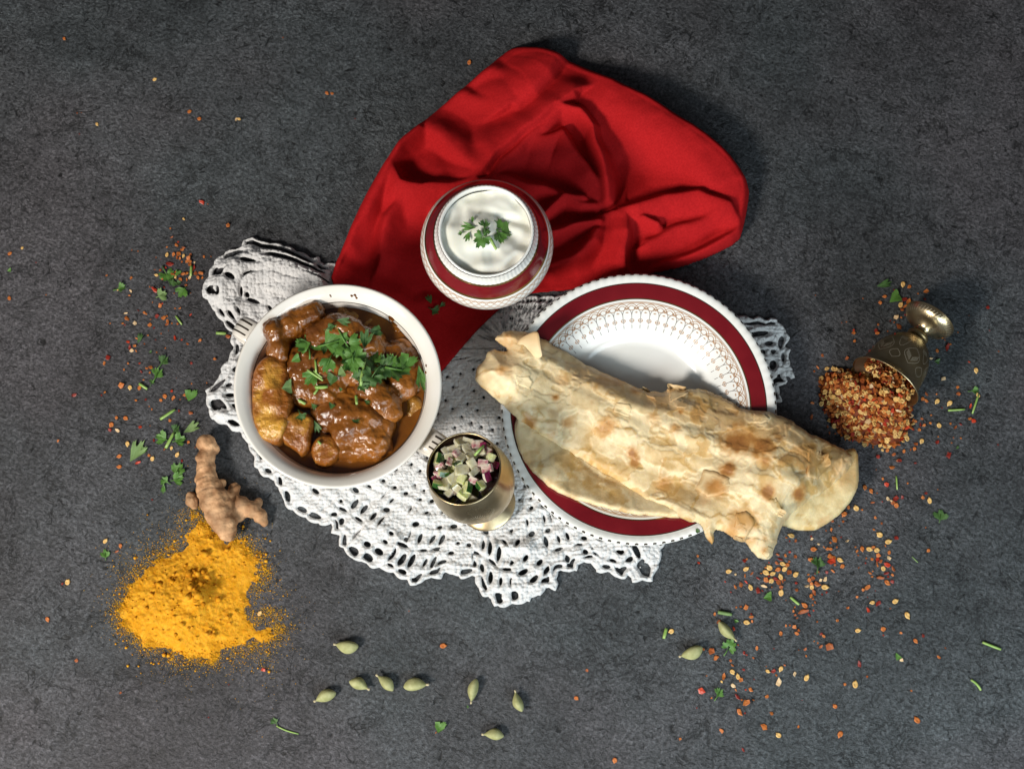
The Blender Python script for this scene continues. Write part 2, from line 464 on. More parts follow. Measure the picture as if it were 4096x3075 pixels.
BVH = []
def reg(o):
    me = o.data; w = o.matrix_basis if not o.parent else o.parent.matrix_basis @ o.matrix_basis
    if o.parent and o.parent.parent: w = o.parent.parent.matrix_basis @ w
    BVH.append(BVHTree.FromPolygons([w @ v.co for v in me.vertices], [tuple(p.vertices) for p in me.polygons]))
    return o
def cast(px, py, trees=None):
    """first built surface seen through a pixel -> location, normal"""
    d = Vector(ray(px, py)); o = Vector(CP); best = None
    for t in (BVH if trees is None else trees):
        h = t.ray_cast(o, d)
        if h[0] is not None and (best is None or h[3] < best[3]): best = h
    g = Vector(G(px, py, 0.0))
    if best is None or (g - o).length < best[3]: return g, Vector((0, 0, 1))
    n = best[1] if best[1].z > 0 else -best[1]
    return best[0], n

# ------------------------------------------------------------------ crochet doily
def doily():
    a = [(1130, 255), (1050, 270), (1000, 210), (960, 215), (850, 170), (700, 110), (550, 90), (470, 55), (390, 70), (370, 130), (240, 170), (150, 250), (90, 380), (45, 480),
         (60, 540), (120, 600), (160, 680), (230, 770), (290, 830), (290, 900), (300, 960), (270, 1030), (200, 1120), (190, 1190), (110, 1270), (75, 1300), (95, 1440), (130, 1540), (230, 1580), (300, 1620), (370, 1645)]
    b = [(75, 120), (80, 190), (160, 270), (250, 310), (255, 350), (310, 430), (320, 490), (370, 550), (450, 600), (540, 650), (640, 695), (740, 690), (740, 760), (810, 790), (810, 870), (870, 930), (930, 1000),
         (1010, 1010), (1080, 1060), (1200, 1085), (1300, 1130), (1400, 1180), (1430, 1215), (1500, 1220), (1560, 1170), (1700, 1155), (1740, 1110), (1800, 1120), (1870, 1160), (1920, 1150), (1990, 1140)]
    c = [(430, 880), (450, 980), (500, 1050), (570, 1075), (600, 1140), (650, 1150), (760, 1130), (910, 1100), (920, 1060), (1000, 1050), (1050, 980), (1130, 1000), (1170, 940), (1140, 900), (1165, 840),
         (1320, 840), (1330, 780), (1440, 760), (1480, 840), (1600, 850), (1700, 915), (1740, 900), (1760, 860), (1800, 930), (1980, 920), (2005, 840), (2045, 790), (2060, 650), (2100, 560)]
    e = [(330, 1390), (385, 1370), (380, 1280), (350, 1190), (440, 1180), (460, 1130), (430, 1070), (500, 1105), (540, 1080), (530, 980), (490, 940), (485, 800), (500, 740), (450, 700), (480, 600), (450, 520), (370, 420),
         (340, 370), (250, 350), (190, 370), (100, 335), (0, 350)]
    nat = [crop(780, 920, 2.0257)(*p) for p in a] + [crop(980, 1780, 2.1686)(*p) for p in b] + [crop(1700, 1900, 2.1686)(*p) for p in c]
    nat += [(2750, 2080), (2950, 1900), (3060, 1700)] + [crop(3000, 1150, 3.02)(*p) for p in e]
    nat += [(2850, 1235), (2600, 1200), (2400, 1190), (2200, 1178), (2075, 1178), (1900, 1215), (1650, 1215), (1430, 1130)]
    return np.array([G(x, y, 0.002)[:2] for x, y in nat])
DOILY = doily()
NAP_N = [(20, 1250), (60, 1120), (150, 900), (240, 730), (330, 590), (380, 520), (430, 480), (600, 330), (780, 180), (900, 75), (955, 42), (1030, 45), (1200, 100), (1400, 190), (1600, 300), (1800, 430), (1960, 540),
         (2080, 650), (2150, 760), (2140, 850), (2118, 960), (2095, 1030), (1960, 1100), (1800, 1160), (1650, 1190), (1500, 1215), (1270, 1270), (1050, 1290), (940, 1330), (880, 1375), (780, 1470), (700, 1560), (620, 1656),
         (570, 1710), (480, 1690), (430, 1560), (330, 1480), (150, 1400)]
NAP = smooth_poly(GP(NAP_N, C_NAP, 0.003), 1)
PLATE_C = G(2555, 1628, 0.026); PLATE_C[2] = 0
CURRY_C = G(1352, 1541, 0.056); CURRY_C[2] = 0
YOG_C = G(*C_DSP(1050, 500), 0.066); YOG_C[2] = 0
GOB_F = G(1948, 2014, 0.004); GOB_F[2] = 0
Z0 = 0.0036          # what stands on the doily stands at this height

def seg_dist(P, X, Y):
    best = np.full(X.shape, 1e9)
    for a, b in zip(P[:-1], P[1:]):
        e = b - a; t = np.clip(((X - a[0]) * e[0] + (Y - a[1]) * e[1]) / (e @ e + 1e-18), 0, 1)
        best = np.minimum(best, np.hypot(X - a[0] - t * e[0], Y - a[1] - t * e[1]))
    return best

def build_doily():
    step = 0.00043
    P = DOILY
    x0, y0 = P.min(0) - 0.002; x1, y1 = P.max(0) + 0.002
    X, Y = np.meshgrid(np.arange(x0, x1, step), np.arange(y0, y1, step))
    wx = fbm(X / 0.02, Y / 0.02, 2, 3) * 0.0012; wy = fbm(X / 0.02, Y / 0.02, 2, 9) * 0.0012
    d, s, cx, cy = poly_dist(P, X, Y)
    c = G(2037, 1400)[:2]
    th = np.arctan2(Y - c[1], X - c[0]); rr = np.hypot(X - c[0], Y - c[1])
    mm = 1000.0
    coarse = smooth_poly(P[::5], 2)
    dcs = poly_dist(coarse, X, Y)[0] * mm + 1.2
    k = sstep(3, 9, d * mm)
    D = d * mm * (1 - k) + np.maximum(dcs, 3.0) * k + wx * 600; S = th * 112 + wy * 900
    W1, W2 = 1.8 * fbm(X / 0.022, Y / 0.022, 3, 103), 1.6 * fbm(X / 0.022, Y / 0.022, 3, 104)
    D2, S2 = D + W1 * sstep(3, 9, D), S + W2
    def band(dc, sp, ws, wd, ph=0.0, gate=None, drop=0.3):
        k = np.floor((S2 + ph) / sp)
        hs = _h(k, k * 0 + dc * 10, 3); h2 = _h(k, k * 0 + dc * 10, 8)
        q = np.mod(S2 + ph, sp) - sp / 2 + 0.22 * sp * h2
        sz = 0.85 + 0.3 * h2
        e = (np.sqrt((q / (ws * sz)) ** 2 + ((D2 - dc - 0.5 * hs) / (wd * sz)) ** 2) - 1) * min(ws, wd)
        e = np.where(hs > drop * 2 - 1, e, 9.0)
        if gate is not None:
            per, lo, hi = gate
            g = np.mod(S2, per)
            e = np.where((g > lo) & (g < hi), e, 9.0)
        return e
    f = d * mm + 1.1 * np.abs(np.sin(PI * s * mm / 8.6)) - 1.0 + 0.5 * fbm(X / 0.005, Y / 0.005, 2, 105)
    for args in [(3.9, 7.4, 2.5, 1.55, 0, None, 0.10), (10.8, 4.8, 1.3, 3.9, 0, (39, 0, 21), 0.10), (9.2, 7.5, 2.0, 1.7, 2, (39, 22, 39), 0.12), (15.4, 8.0, 1.9, 1.4, 4, (39, 22, 39), 0.2),
                 (18.4, 9, 2.9, 1.1, 1, (39, 0, 21), 0.15), (24.6, 5.4, 1.1, 3.2, 0, (35, 15, 34), 0.15), (22, 8, 1.7, 1.5, 3, (35, 0, 15), 0.25), (31.5, 9.5, 1.9, 1.4, 5, None, 0.25),
                 (38.4, 5.6, 0.95, 2.4, 0, (43, 3, 23), 0.2), (39, 9, 1.5, 1.2, 0, (43, 24, 43), 0.25), (45.8, 8.5, 1.4, 1.1, 2, None, 0.3)]:
        f = np.minimum(f, band(*args))
    # the tighter centre: rings of small square holes
    R = rr * mm + wx * 900; A = th * (rr * mm)
    for k in range(14):
        rk = 8.0 + 8.2 * k
        kk = np.floor((th * rk + 3 * k) / 6.8); hk = _h(kk, kk * 0 + k, 12)
        q = np.mod(th * rk + 3 * k, 6.8) - 3.4 + 0.8 * hk
        e = np.maximum(np.abs(q) - 0.75, np.abs(R - rk) - 0.7 - 0.2 * hk)
        e = np.where(hk > -0.35, e, 9)
        f = np.minimum(f, np.where(D > 49, e, 9))
    # beads of yarn
    def beads(a, b, pa, pb):
        row = np.floor(b / pb)
        qb = b / pb - row - 0.5
        aa = a / pa + 0.5 * np.mod(row, 2)
        col = np.floor(aa); qa = aa - col - 0.5
        jit = 0.75 + 0.25 * _h(col, row, 5)
        return np.sqrt(np.clip(1 - (qa * 2.05) ** 2 - (qb * 2.05) ** 2, 0, 1)) * jit
    def knots(px, py, cell, seed):
        """rounded knots of yarn: nearest point of a jittered lattice"""
        a, b = X / px, Y / py
        ia, ib = np.floor(a), np.floor(b)
        best = np.full(X.shape, 9.0); hk = np.zeros(X.shape)
        for da in (-1, 0, 1):
            for db in (-1, 0, 1):
                ca, cb = ia + da, ib + db
                qx = ca + 0.5 + 0.30 * _h(ca, cb, seed) + 0.25 * np.mod(cb, 2) - 0.12; qy = cb + 0.5 + 0.30 * _h(ca, cb, seed + 1)
                dd = (a - qx) ** 2 + (b - qy) ** 2
                m = dd < best; best[m] = dd[m]; hk[m] = _h(ca, cb, seed + 2)[m]
        return np.sqrt(np.clip(1 - best / 0.52, 0, 1)) * (0.85 + 0.25 * hk)
    bd = np.where(D < 47, knots(0.0023, 0.0021, 1, 41), 0.8 * knots(0.0019, 0.0018, 1, 47))
    # relief of the cloth: gentle waves, the rolled-over flap at the upper left
    B = 0.6 + 3.4 * np.clip(0.22 + fbm(X / 0.030, Y / 0.030, 3, 21), 0, 1) + 1.5 * np.clip(0.1 + fbm(X / 0.011, Y / 0.011, 2, 8), 0, 1) + 0.35 * np.cos(2 * PI * D2 / 7.3) * (D < 46)
    flap = np.array([G(x, y)[:2] for x, y in [(880, 1160), (960, 1090), (1060, 1060), (1180, 1085), (1290, 1120)]])
    fd = seg_dist(flap, X, Y) * mm
    B = B + 8.0 * np.exp(-(fd / 15.0) ** 2) * sstep(-1, 12, d * mm)
    flap2 = np.array([G(x, y)[:2] for x, y in [(840, 1600), (900, 1660), (960, 1720)]])
    B = B + 4.0 * np.exp(-(seg_dist(flap2, X, Y) * mm / 10.0) ** 2) * sstep(-1, 6, d * mm)
    rdg = np.array([G(x, y)[:2] for x, y in [(1960, 2195), (2030, 2188), (2110, 2190)]])
    B = B + 3.2 * np.exp(-(seg_dist(rdg, X, Y) * mm / 3.5) ** 2)
    rdg = np.array([G(x, y)[:2] for x, y in [(1500, 2110), (1570, 2140), (1600, 2170)]])
    B = B + 2.6 * np.exp(-(seg_dist(rdg, X, Y) * mm / 5.0) ** 2)
    flat = np.ones_like(B)
    for (cc, r0, r1) in [(PLATE_C, 46, 62), (CURRY_C, 34, 48), (GOB_F, 18, 24)]:
        q = np.hypot(X - cc[0], Y - cc[1]) * mm
        flat = np.minimum(flat, sstep(r0, r1, q))
    nd, _, _, _ = poly_dist(NAP[::3], X, Y)
    flat = np.minimum(flat, 1 - sstep(-0.006, 0.0, nd))
    B = 0.6 + (B - 0.6) * flat
    prof = np.sqrt(np.clip(f / 1.3, 0, 1))
    Z = B * (0.55 + 0.45 * sstep(0, 6, d * mm)) + 1.2 * prof + 1.45 * bd * prof - 0.5
    Z = np.minimum(Z, 3.55 + 40 * flat)
    Z = np.maximum(Z, 0.06)
    gy, gx = np.gradient(f, step * mm)
    gl = gx * gx + gy * gy + 1e-6
    ins = f > 0
    cell = ins[:-1, :-1] | ins[1:, :-1] | ins[:-1, 1:] | ins[1:, 1:]
    used = np.zeros_like(ins)
    used[:-1, :-1] |= cell; used[1:, :-1] |= cell; used[:-1, 1:] |= cell; used[1:, 1:] |= cell
    out = used & ~ins
    mv = np.clip(-f / gl, 0, 0.5)
    X = np.where(out, X + np.clip(mv * gx, -.45, .45) / mm, X); Y = np.where(out, Y + np.clip(mv * gy, -.45, .45) / mm, Y)
    idx = -np.ones(X.shape, int); idx[used] = np.arange(used.sum())
    j, i = np.nonzero(cell)
    F = np.stack([idx[j, i], idx[j, i + 1], idx[j + 1, i + 1], idx[j + 1, i]], 1)
    V = np.stack([X[used], Y[used], Z[used] / mm], 1)
    o = single('crochet_doily', V, F, M['cotton'], (PLATE_C[0] - 0.05, PLATE_C[1] - 0.03, 0.0), 'white cotton crochet doily with lacy scalloped edge spread under the dishes', 'doily')
    return o
doily_o = build_doily()

# ------------------------------------------------------------------ red napkin
def ridge_h(X, Y, pts, wl, wr, pw=2.0):
    P = GP([(u, v) for u, v, _ in pts], C_NAP, 0.008); H = [h for _, _, h in pts]
    best = np.full(X.shape, 1e9); sd = np.zeros(X.shape); hh = np.zeros(X.shape)
    for i in range(len(P) - 1):
        a, b = P[i], P[i + 1]; e = b - a; L2 = e @ e; L = math.sqrt(L2)
        t = np.clip(((X - a[0]) * e[0] + (Y - a[1]) * e[1]) / L2, 0, 1)
        dx, dy = X - a[0] - t * e[0], Y - a[1] - t * e[1]
        dd = np.hypot(dx, dy); m = dd < best
        best[m] = dd[m]; sd[m] = ((-e[1] * (X - a[0]) + e[0] * (Y - a[1])) / L)[m]; hh[m] = (H[i] + (H[i + 1] - H[i]) * t)[m]
    w = np.where(sd > 0, wl, wr) * 1e-3
    return hh * np.exp(-(best / w) ** pw)
def nap_fold(X, Y):
    h = []
    A = lambda pts, wl, wr, pw=2.0: h.append(ridge_h(X, Y, pts, wl, wr, pw))
    # travelling to the right in the picture: left side = towards the top of the picture
    A([(1150, 140, 4), (1300, 205, 9), (1420, 260, 16), (1600, 360, 21), (1800, 500, 22), (1960, 620, 21), (2075, 740, 18), (2100, 860, 13)], 12, 22, 3.0)
    A([(110, 1060, 7), (180, 900, 11), (280, 735, 15), (385, 560, 16), (470, 470, 12)], 10, 6)
    A([(1170, 100, 15), (1130, 190, 19), (1060, 270, 18), (980, 320, 13)], 8, 24, 2.6)
    A([(330, 650, 13), (390, 745, 18), (500, 780, 18), (640, 748, 16), (760, 705, 13)], 4, 15)
    A([(520, 470, 9), (640, 560, 12), (760, 640, 13)], 14, 7)
    A([(640, 730, 9), (760, 690, 13), (850, 610, 16), (980, 510, 17), (1130, 395, 19), (1260, 310, 19)], 17, 4.0)
    A([(700, 770, 7), (800, 725, 11), (940, 605, 12), (1050, 500, 13), (1180, 390, 15)], 4, 5)
    A([(1185, 365, 17), (1290, 395, 20), (1365, 480, 21), (1390, 600, 21), (1412, 740, 20), (1425, 830, 15)], 6, 5.5)
    A([(1060, 510, 10), (1200, 470, 14), (1260, 580, 15), (1330, 690, 15), (1395, 770, 13)], 3.5, 11)
    A([(870, 700, 10), (1080, 740, 12), (1180, 790, 12), (1290, 840, 13), (1370, 850, 10)], 4, 5.5)
    A([(1500, 878, 13), (1570, 860, 17), (1720, 805, 18), (1900, 795, 19), (2030, 860, 18), (2085, 960, 11)], 4.5, 17)
    A([(1528, 930, 14), (1525, 1010, 17), (1522, 1190, 13)], 3.5, 12)
    A([(1180, 975, 12), (1300, 955, 15), (1395, 950, 13)], 4, 5)
    A([(1150, 1150, 9), (1260, 1115, 12), (1370, 1045, 13), (1385, 1000, 12)], 4, 6)
    A([(1690, 1170, 8), (1850, 1095, 13), (2000, 1005, 14), (2095, 965, 12)], 4.5, 8)
    A([(1610, 925, 16), (1675, 948, 15)], 3.5, 6)
    A([(270, 1090, 9), (310, 930, 12), (400, 820, 11), (560, 770, 9)], 5, 9)
    A([(1110, 890, 12), (1190, 785, 15), (1290, 800, 14)], 3.5, 6)
    A([(590, 1010, 8), (545, 870, 10), (600, 800, 9)], 5, 7)
    A([(600, 260, 5), (760, 310, 7), (940, 340, 8)], 7, 9)
    A([(700, 180, 6), (860, 170, 8), (980, 200, 9)], 9, 10)
    A([(1640, 1040, 10), (1800, 960, 13), (1960, 890, 14)], 5, 10)
    s = sum(np.clip(q, 0, None) ** 8 for q in h) ** 0.125
    return s
def build_napkin():
    X, Y, d, F, bd = poly_grid(NAP, 0.00085)
    mm = 1000.0
    dd, _, _, _ = poly_dist(DOILY[::2], X, Y)
    on = sstep(-0.008, 0.002, dd)
    wx = fbm(X / 0.03, Y / 0.03, 2, 51) * 0.004; wy = fbm(X / 0.03, Y / 0.03, 2, 52) * 0.004
    h = nap_fold(X + wx, Y + wy)
    h = 0.92 * h + 1.8 * fbm(X / 0.026, Y / 0.026, 3, 77) * sstep(0, 10, d * mm) + 0.25 * fbm(X / 0.006, Y / 0.006, 2, 5)
    q = np.hypot(X - YOG_C[0], Y - YOG_C[1] ) * mm
    under = 1 - sstep(19, 30, q)
    h = h * (1 - under) + np.minimum(h, 3.0) * under
    q2 = np.hypot(X - CURRY_C[0], Y - CURRY_C[1]) * mm
    h = np.minimum(h, 1.0 + 40 * sstep(44, 66, q2))
    hem = -0.5 * np.exp(-((d * mm - 7.0) / 0.7) ** 2) * (0.6 + 0.4 * np.sin((X + Y) * 2600))
    h = h + hem
    ed = np.sqrt(np.clip(1 - (1 - np.clip(d * mm / 5.0, 0, 1)) ** 2, 0, 1))
    Z = 0.5 + 3.3 * on + 1.2 * np.clip(d * mm / 2, 0, 1) + np.clip(h, 0, None) * ed
    Z = np.where(bd, np.where(on > .5, 3.0, 0.15), Z)
    V = np.stack([X, Y, Z / mm], 1)
    loc = (*NAP.mean(0), 0.0)
    o = single('napkin', V, F, M['napkin'], loc, 'crumpled bright red cotton napkin with deep folds', 'napkin')
    m = o.modifiers.new('relax', 'SMOOTH'); m.factor = 0.5; m.iterations = 3
    m = o.modifiers.new('thickness', 'SOLIDIFY'); m.thickness = 0.0005; m.offset = -1
    return o
nap_o = reg(build_napkin())
reg(doily_o)

# ------------------------------------------------------------------ plate
def T(x, y, z): return Matrix.Translation((float(x), float(y), float(z)))
mmP = lambda pr: [(r / 1000.0, z / 1000.0) for r, z in pr]
PL_TOP = [(0.01, 6), (30, 6), (39, 6.2), (42, 7.0), (44.5, 9.2), (47, 11.6), (48.5, 12.4), (50, 13.2), (56, 16.6), (61, 19.0), (64.6, 20.4), (65.3, 20.6), (69, 21.4), (73.6, 22.0), (74.2, 22.05), (75, 22.5), (77, 23.2), (78.6, 23.1), (79.6, 22.2), (79.7, 21.4)]
PL_BOT = [(79.0, 20.6), (76, 20.0), (66, 17.2), (54, 11.5), (47, 5.5), (45, 3), (44, 0.2), (42, 0), (40, 0.4), (39, 2.6), (0.01, 3)]
def plate_z(r):
    return np.interp(r, [p[0] for p in PL_TOP], [p[1] for p in PL_TOP])
def build_plate():
    root = thing('dinner_dish', (PLATE_C[0], PLATE_C[1], Z0), 'white china dish with maroon band and gilt arcade border under the flatbread', 'dish')
    prof = PL_TOP + PL_BOT
    def rm(th, i):
        r, z = prof[i]
        if r > 74.8 and i < len(PL_TOP) + 1:
            k = sstep(74.5, 77, r) * 0.00013
            return k * np.cos(96 * th) * 0.6, k * np.cos(96 * th)
        return 0 * th, 0 * th
    V, F, seg = lathe(mmP(prof), 576, T(PLATE_C[0], PLATE_C[1], Z0), rm)
    mi = np.zeros(len(F), int)
    for i in range(len(prof) - 1):
        r0, r1 = prof[i][0], prof[i + 1][0]
        if i < len(PL_TOP):
            if r0 >= 64.5 and r1 <= 65.4: mi[seg == i] = 2
            elif r0 >= 65.2 and r1 <= 73.7: mi[seg == i] = 1
            elif r0 >= 73.5 and r1 <= 74.3: mi[seg == i] = 3
    body = part('body', V, F[:, ::-1], [M['glaze'], M['maroon'], M['gold'], M['darkline']], root, mi=mi)
    reg(body)
    def surf(p):
        r = p[:, 1]
        return np.stack([r * np.cos(p[:, 0]), r * np.sin(p[:, 0]), plate_z(r) + 0.07], 1) / 1000.0 + [PLATE_C[0], PLATE_C[1], Z0]
    N = 66; u = 2 * PI / N
    tan, grey, gold = [], [], []
    ring = lambda r: [(a, r) for a in np.linspace(0, 2 * PI, 400)]
    tan += [ring(63.2), ring(62.6)]
    for k in range(N):
        t0 = k * u
        f = np.linspace(-0.75, 0.75, 13)
        tan.append([(t0 + x * u, 59.6 + 2.7 * math.cos(x * PI / 1.5)) for x in f])
        tan.append([(t0 + x * u, 60.6 - 1.9 * math.cos(x * PI / 1.5)) for x in f])
        tan.append([(t0 + x * u * 0.66, 59.0 + 2.2 * math.cos(x * PI / 1.5)) for x in f])
        g = np.linspace(0, 1, 7)
        for sgn in (-1, 1):
            grey.append([(t0 + sgn * u * 0.42 * (1 - x) ** 2.2, 60.2 - 4.5 * x) for x in g])
            tan.append([(t0 + sgn * u * (0.06 + 0.2 * math.sin(x * PI)), 54.1 - 1.9 * x) for x in g])
        grey.append([(t0, 56.0 - 4.4 * x) for x in g])
        tan.append([(t0 + (x - .5) * u * 0.5, 53.1) for x in g])
        tan.append([(t0 + 0.5 * u + (x - .5) * u * 0.32, 57.5) for x in g])
        tan.append([(t0 + 0.5 * u, 57.1 + 0.9 * x) for x in g])
        grey.append([(t0, 51.0 - 2.0 * x) for x in g])
    V, F = ribbons(tan, 0.00034, surf); part('gilt_border', V, F, M['filigree'], root)
    V, F = ribbons(grey, 0.00030, surf); part('arcade_lines', V, F, M['filigree2'], root)
    paths = []
    for k in range(96):
        t0 = (k + 0.5) * 2 * PI / 96
        paths.append([(t0 + x * 0.013, 78.9 + 0.12 * abs(x)) for x in np.linspace(-1, 1, 5)])
    def surf2(p):
        r = p[:, 1]
        return np.stack([r * np.cos(p[:, 0]), r * np.sin(p[:, 0]), np.interp(r, [77, 78.6, 79.6], [23.2, 23.1, 22.2]) + 0.1 - 0.2], 1) / 1000.0 + [PLATE_C[0], PLATE_C[1], Z0 + 0.0001]
    V, F = ribbons(paths, 0.0011, surf2)
    o = part('rim_dashes', V, F, M['darkline'], root)
    return root
plate_o = build_plate()

# ------------------------------------------------------------------ curry bowl with two handles
CZ = Z0
def build_bowl():
    root = thing('soup_bowl', (CURRY_C[0], CURRY_C[1], CZ), 'cream glazed two-handled soup bowl filled with brown curry', 'bowl')
    outer = spline([(0.01, 0.6), (26, 0.6), (28, 0), (30, 0), (30.5, 2), (33, 6), (42, 16), (49.5, 29), (53, 40), (55.2, 48), (57.6, 52.6), (57.9, 53.7)], 5)
    inner = spline([(57.2, 54.2), (56.2, 54.1), (53.2, 52.6), (50.9, 50.6), (49.3, 48.2)], 5)
    line = [(49.1, 47.8), (48.8, 47.1)]
    low = spline([(48.7, 46.8), (47.8, 42), (46.0, 34), (41, 22), (30, 10), (16, 6), (0.01, 5)], 4)
    prof = outer + inner + line + low
    V, F, seg = lathe(mmP(prof), 160, T(CURRY_C[0], CURRY_C[1], CZ))
    mi = np.zeros(len(F), int); mi[seg == len(outer) + len(inner)] = 1
    reg(part('body', V, F, [M['cream_glaze'], M['darkline']], root, mi=mi))
    for ang in (148, -30.5):
        a = math.radians(ang); ca, sa = math.cos(a), math.sin(a)
        path = spline([(51.5, 43.5), (58, 46.0), (65, 45.5), (69, 40.0), (66.5, 33.0), (58, 29.5), (49, 28.5)], 5)
        # wide strap: cross-section 11 x 4 mm
        P = np.array(path); Tn = np.gradient(P, axis=0); Tn /= np.linalg.norm(Tn, axis=1, keepdims=True)
        Nn = np.stack([-Tn[:, 1], Tn[:, 0]], 1)
        V = []; n = 14
        for i, (p, q) in enumerate(zip(P, Nn)):
            wd = 6.4 + 2.0 * abs(i / (len(P) - 1) - 0.5)
            for k in range(n):
                b = 2 * PI * k / n
                x = math.copysign(abs(math.cos(b)) ** 0.6, math.cos(b)) * wd; y = math.sin(b) * 2.3
                r, z = p + q * y
                V.append(((r * ca - x * sa) / 1000, (r * sa + x * ca) / 1000, z / 1000))
        V = np.array(V) + [CURRY_C[0], CURRY_C[1], CZ]
        F = [(i * n + k, i * n + (k + 1) % n, (i + 1) * n + (k + 1) % n, (i + 1) * n + k) for i in range(len(P) - 1) for k in range(n)]
        h = part('handle', V, F, M['cream_glaze'], root)
        st, sf = [], []
        for j, x in enumerate((-3.4, 0.0, 3.4)):
            b0 = len(st); k0 = 10
            for k in range(k0):
                i = 7 + k
                for s in (-0.45, 0.45):
                    r, z = P[i] + Nn[i] * 2.36 * (1 if abs(x) < 1 else 0.955)
                    xx = x + s
                    st.append(((r * ca - xx * sa) / 1000 + CURRY_C[0], (r * sa + xx * ca) / 1000 + CURRY_C[1], z / 1000 + CZ + 0.00004))
            sf += [(b0 + 2 * k, b0 + 2 * k + 1, b0 + 2 * k + 3, b0 + 2 * k + 2) for k in range(k0 - 1)]
        part('stripe', st, sf, M['darkline'], h)
    return root
bowl_o = build_bowl()

# ------------------------------------------------------------------ the curry: sauce and lumps, each lump a thing
CUR_TREES = []
def build_curry():
    # pool of gravy
    n, m = 96, 26
    V, F = [(0, 0, 0)], []
    for j in range(1, m + 1):
        r = 47.4 * j / m
        for k in range(n):
            t = 2 * PI * k / n
            V.append((r * math.cos(t), r * math.sin(t), 0))
    V = np.array(V)
    x, y = V[:, 0], V[:, 1]; r = np.hypot(x, y)
    V[:, 2] = 41.0 + 1.0 * fbm(x / 9, y / 9, 3, 61) + 0.5 * sstep(44, 47.4, r)
    V /= 1000.0
    for k in range(n): F.append((0, 1 + k, 1 + (k + 1) % n))
    for j in range(m - 1):
        for k in range(n):
            F.append((1 + j * n + k, 1 + (j + 1) * n + k, 1 + (j + 1) * n + (k + 1) % n, 1 + j * n + (k + 1) % n))
    o = single('curry_sauce', V + [CURRY_C[0], CURRY_C[1], CZ], F, M['sauce'], (CURRY_C[0], CURRY_C[1], CZ + 0.037), 'glossy dark brown curry gravy pooled in the soup bowl', 'sauce')
    CUR_TREES.append(len(BVH)); reg(o)
    # lumps: spheres in crop pixels (u, v, z_mm, radius_px...)
    lumps = [
        ('meat_chunk', 'meat', 'dark sauced meat chunk resting over the bowl rim', [(395, 450, 52, 80, 110, 13, 0.3), (410, 560, 51, 80, 95, 12, 0), (450, 630, 50, 45, 50, 10, 0), (520, 400, 50, 130, 95, 13, 0.6), (640, 330, 51, 110, 85, 13, 0.6), (690, 280, 51, 60, 55, 10, 0.3)]),
        ('meat_chunk', 'meat', 'ridged meat chunk under the largest coriander leaves', [(740, 480, 49, 140, 120, 15, 0.2), (880, 450, 50, 170, 130, 15, -0.2), (1020, 520, 49, 150, 130, 14, -0.5), (1140, 590, 46, 90, 80, 12, 0), (1190, 600, 44, 70, 50, 10, -.4)]),
        ('meat_chunk', 'meat', 'sauce covered meat mound in the middle of the curry', [(630, 690, 47, 170, 150, 15, 0.2), (800, 700, 48, 210, 160, 15, 0), (600, 850, 45, 120, 150, 14, 0), (760, 860, 47, 180, 140, 15, 0.2), (970, 720, 47, 160, 140, 15, 0)]),
        ('meat_chunk', 'meat', 'broad wet meat chunk beside the gravy pool', [(860, 1000, 46, 210, 150, 14, 0.2), (980, 1090, 47, 210, 150, 15, 0.3), (1080, 1230, 45, 160, 150, 14, 0), (960, 1260, 44, 170, 120, 13, 0), (1160, 1120, 44, 100, 140, 13, 0), (1200, 1290, 42, 50, 60, 9, 0.5)]),
        ('meat_chunk', 'meat', 'knuckle shaped meat chunk by the right-hand gravy', [(1170, 940, 48, 130, 120, 14, 0.2), (1090, 870, 48, 120, 100, 14, 0), (1220, 1020, 47, 85, 85, 12, 0)]),
        ('meat_chunk', 'meat', 'shadowed meat chunk under the dark coriander heap', [(1230, 660, 44, 150, 130, 13, 0.4), (1370, 700, 43, 110, 140, 12, 0.2), (1300, 820, 44, 140, 130, 12, 0), (1310, 560, 41, 110, 75, 10, 0), (1430, 760, 42, 60, 130, 11, 0)]),
        ('potato_chunk', 'potato', 'small pale potato corner in the right-hand gravy', [(1405, 970, 41, 65, 70, 10, 0.5), (1370, 1030, 40, 55, 55, 9, 0)]),
        ('potato_chunk', 'potato', 'olive potato slice in the shaded back of the bowl', [(930, 330, 40, 120, 80, 9, -0.4), (1050, 380, 39, 110, 75, 9, -0.3), (800, 340, 40, 55, 40, 8, 0)]),
    ]
    kp = 0.1497e-3 * 0.943 / 1.805
    for i, (nm, mt, lab, sp) in enumerate(lumps):
        S = []
        for (u, v, z, rx, ry, rz, a) in sp:
            zc = (z - 6.3) / 1000.0 + CZ
            p = G(*C_CUR(u, v), zc + 0.004)
            S.append((p[0], p[1], zc, rx * kp * 1.05, ry * kp * 1.05, rz / 1000.0 * 0.9, a))
        off = Vector((i * 3.1, i * 1.7, 0.4))
        if mt == 'meat':
            dsp = lambda c: 0.0017 * mnoise.fractal(c * 100 + off, 1.0, 2.0, 3) + 0.0009 * abs(mnoise.noise(Vector((c.x * 420 + c.y * 260, c.y * 120, c.z * 200)) + off)) + 0.0003 * mnoise.noise(c * 500 + off)
        else:
            dsp = lambda c: 0.0008 * mnoise.fractal(c * 160 + off, 1.0, 2.0, 4)
        V, F = blob(S, 0.0009, 7, dsp, 0.78 if mt == 'meat' else 0.62)
        c = V.mean(0)
        grp = 'meat chunks in the curry' if mt == 'meat' else 'potato chunks in the curry'
        CUR_TREES.append(len(BVH))
        col = np.tile([0.40, 0.19, 0.022], (len(V), 1)) if mt == 'potato' else None
        reg(single(nm, V, F, M[mt], tuple(c), lab, 'meat' if mt == 'meat' else 'potato', grp, col=col))
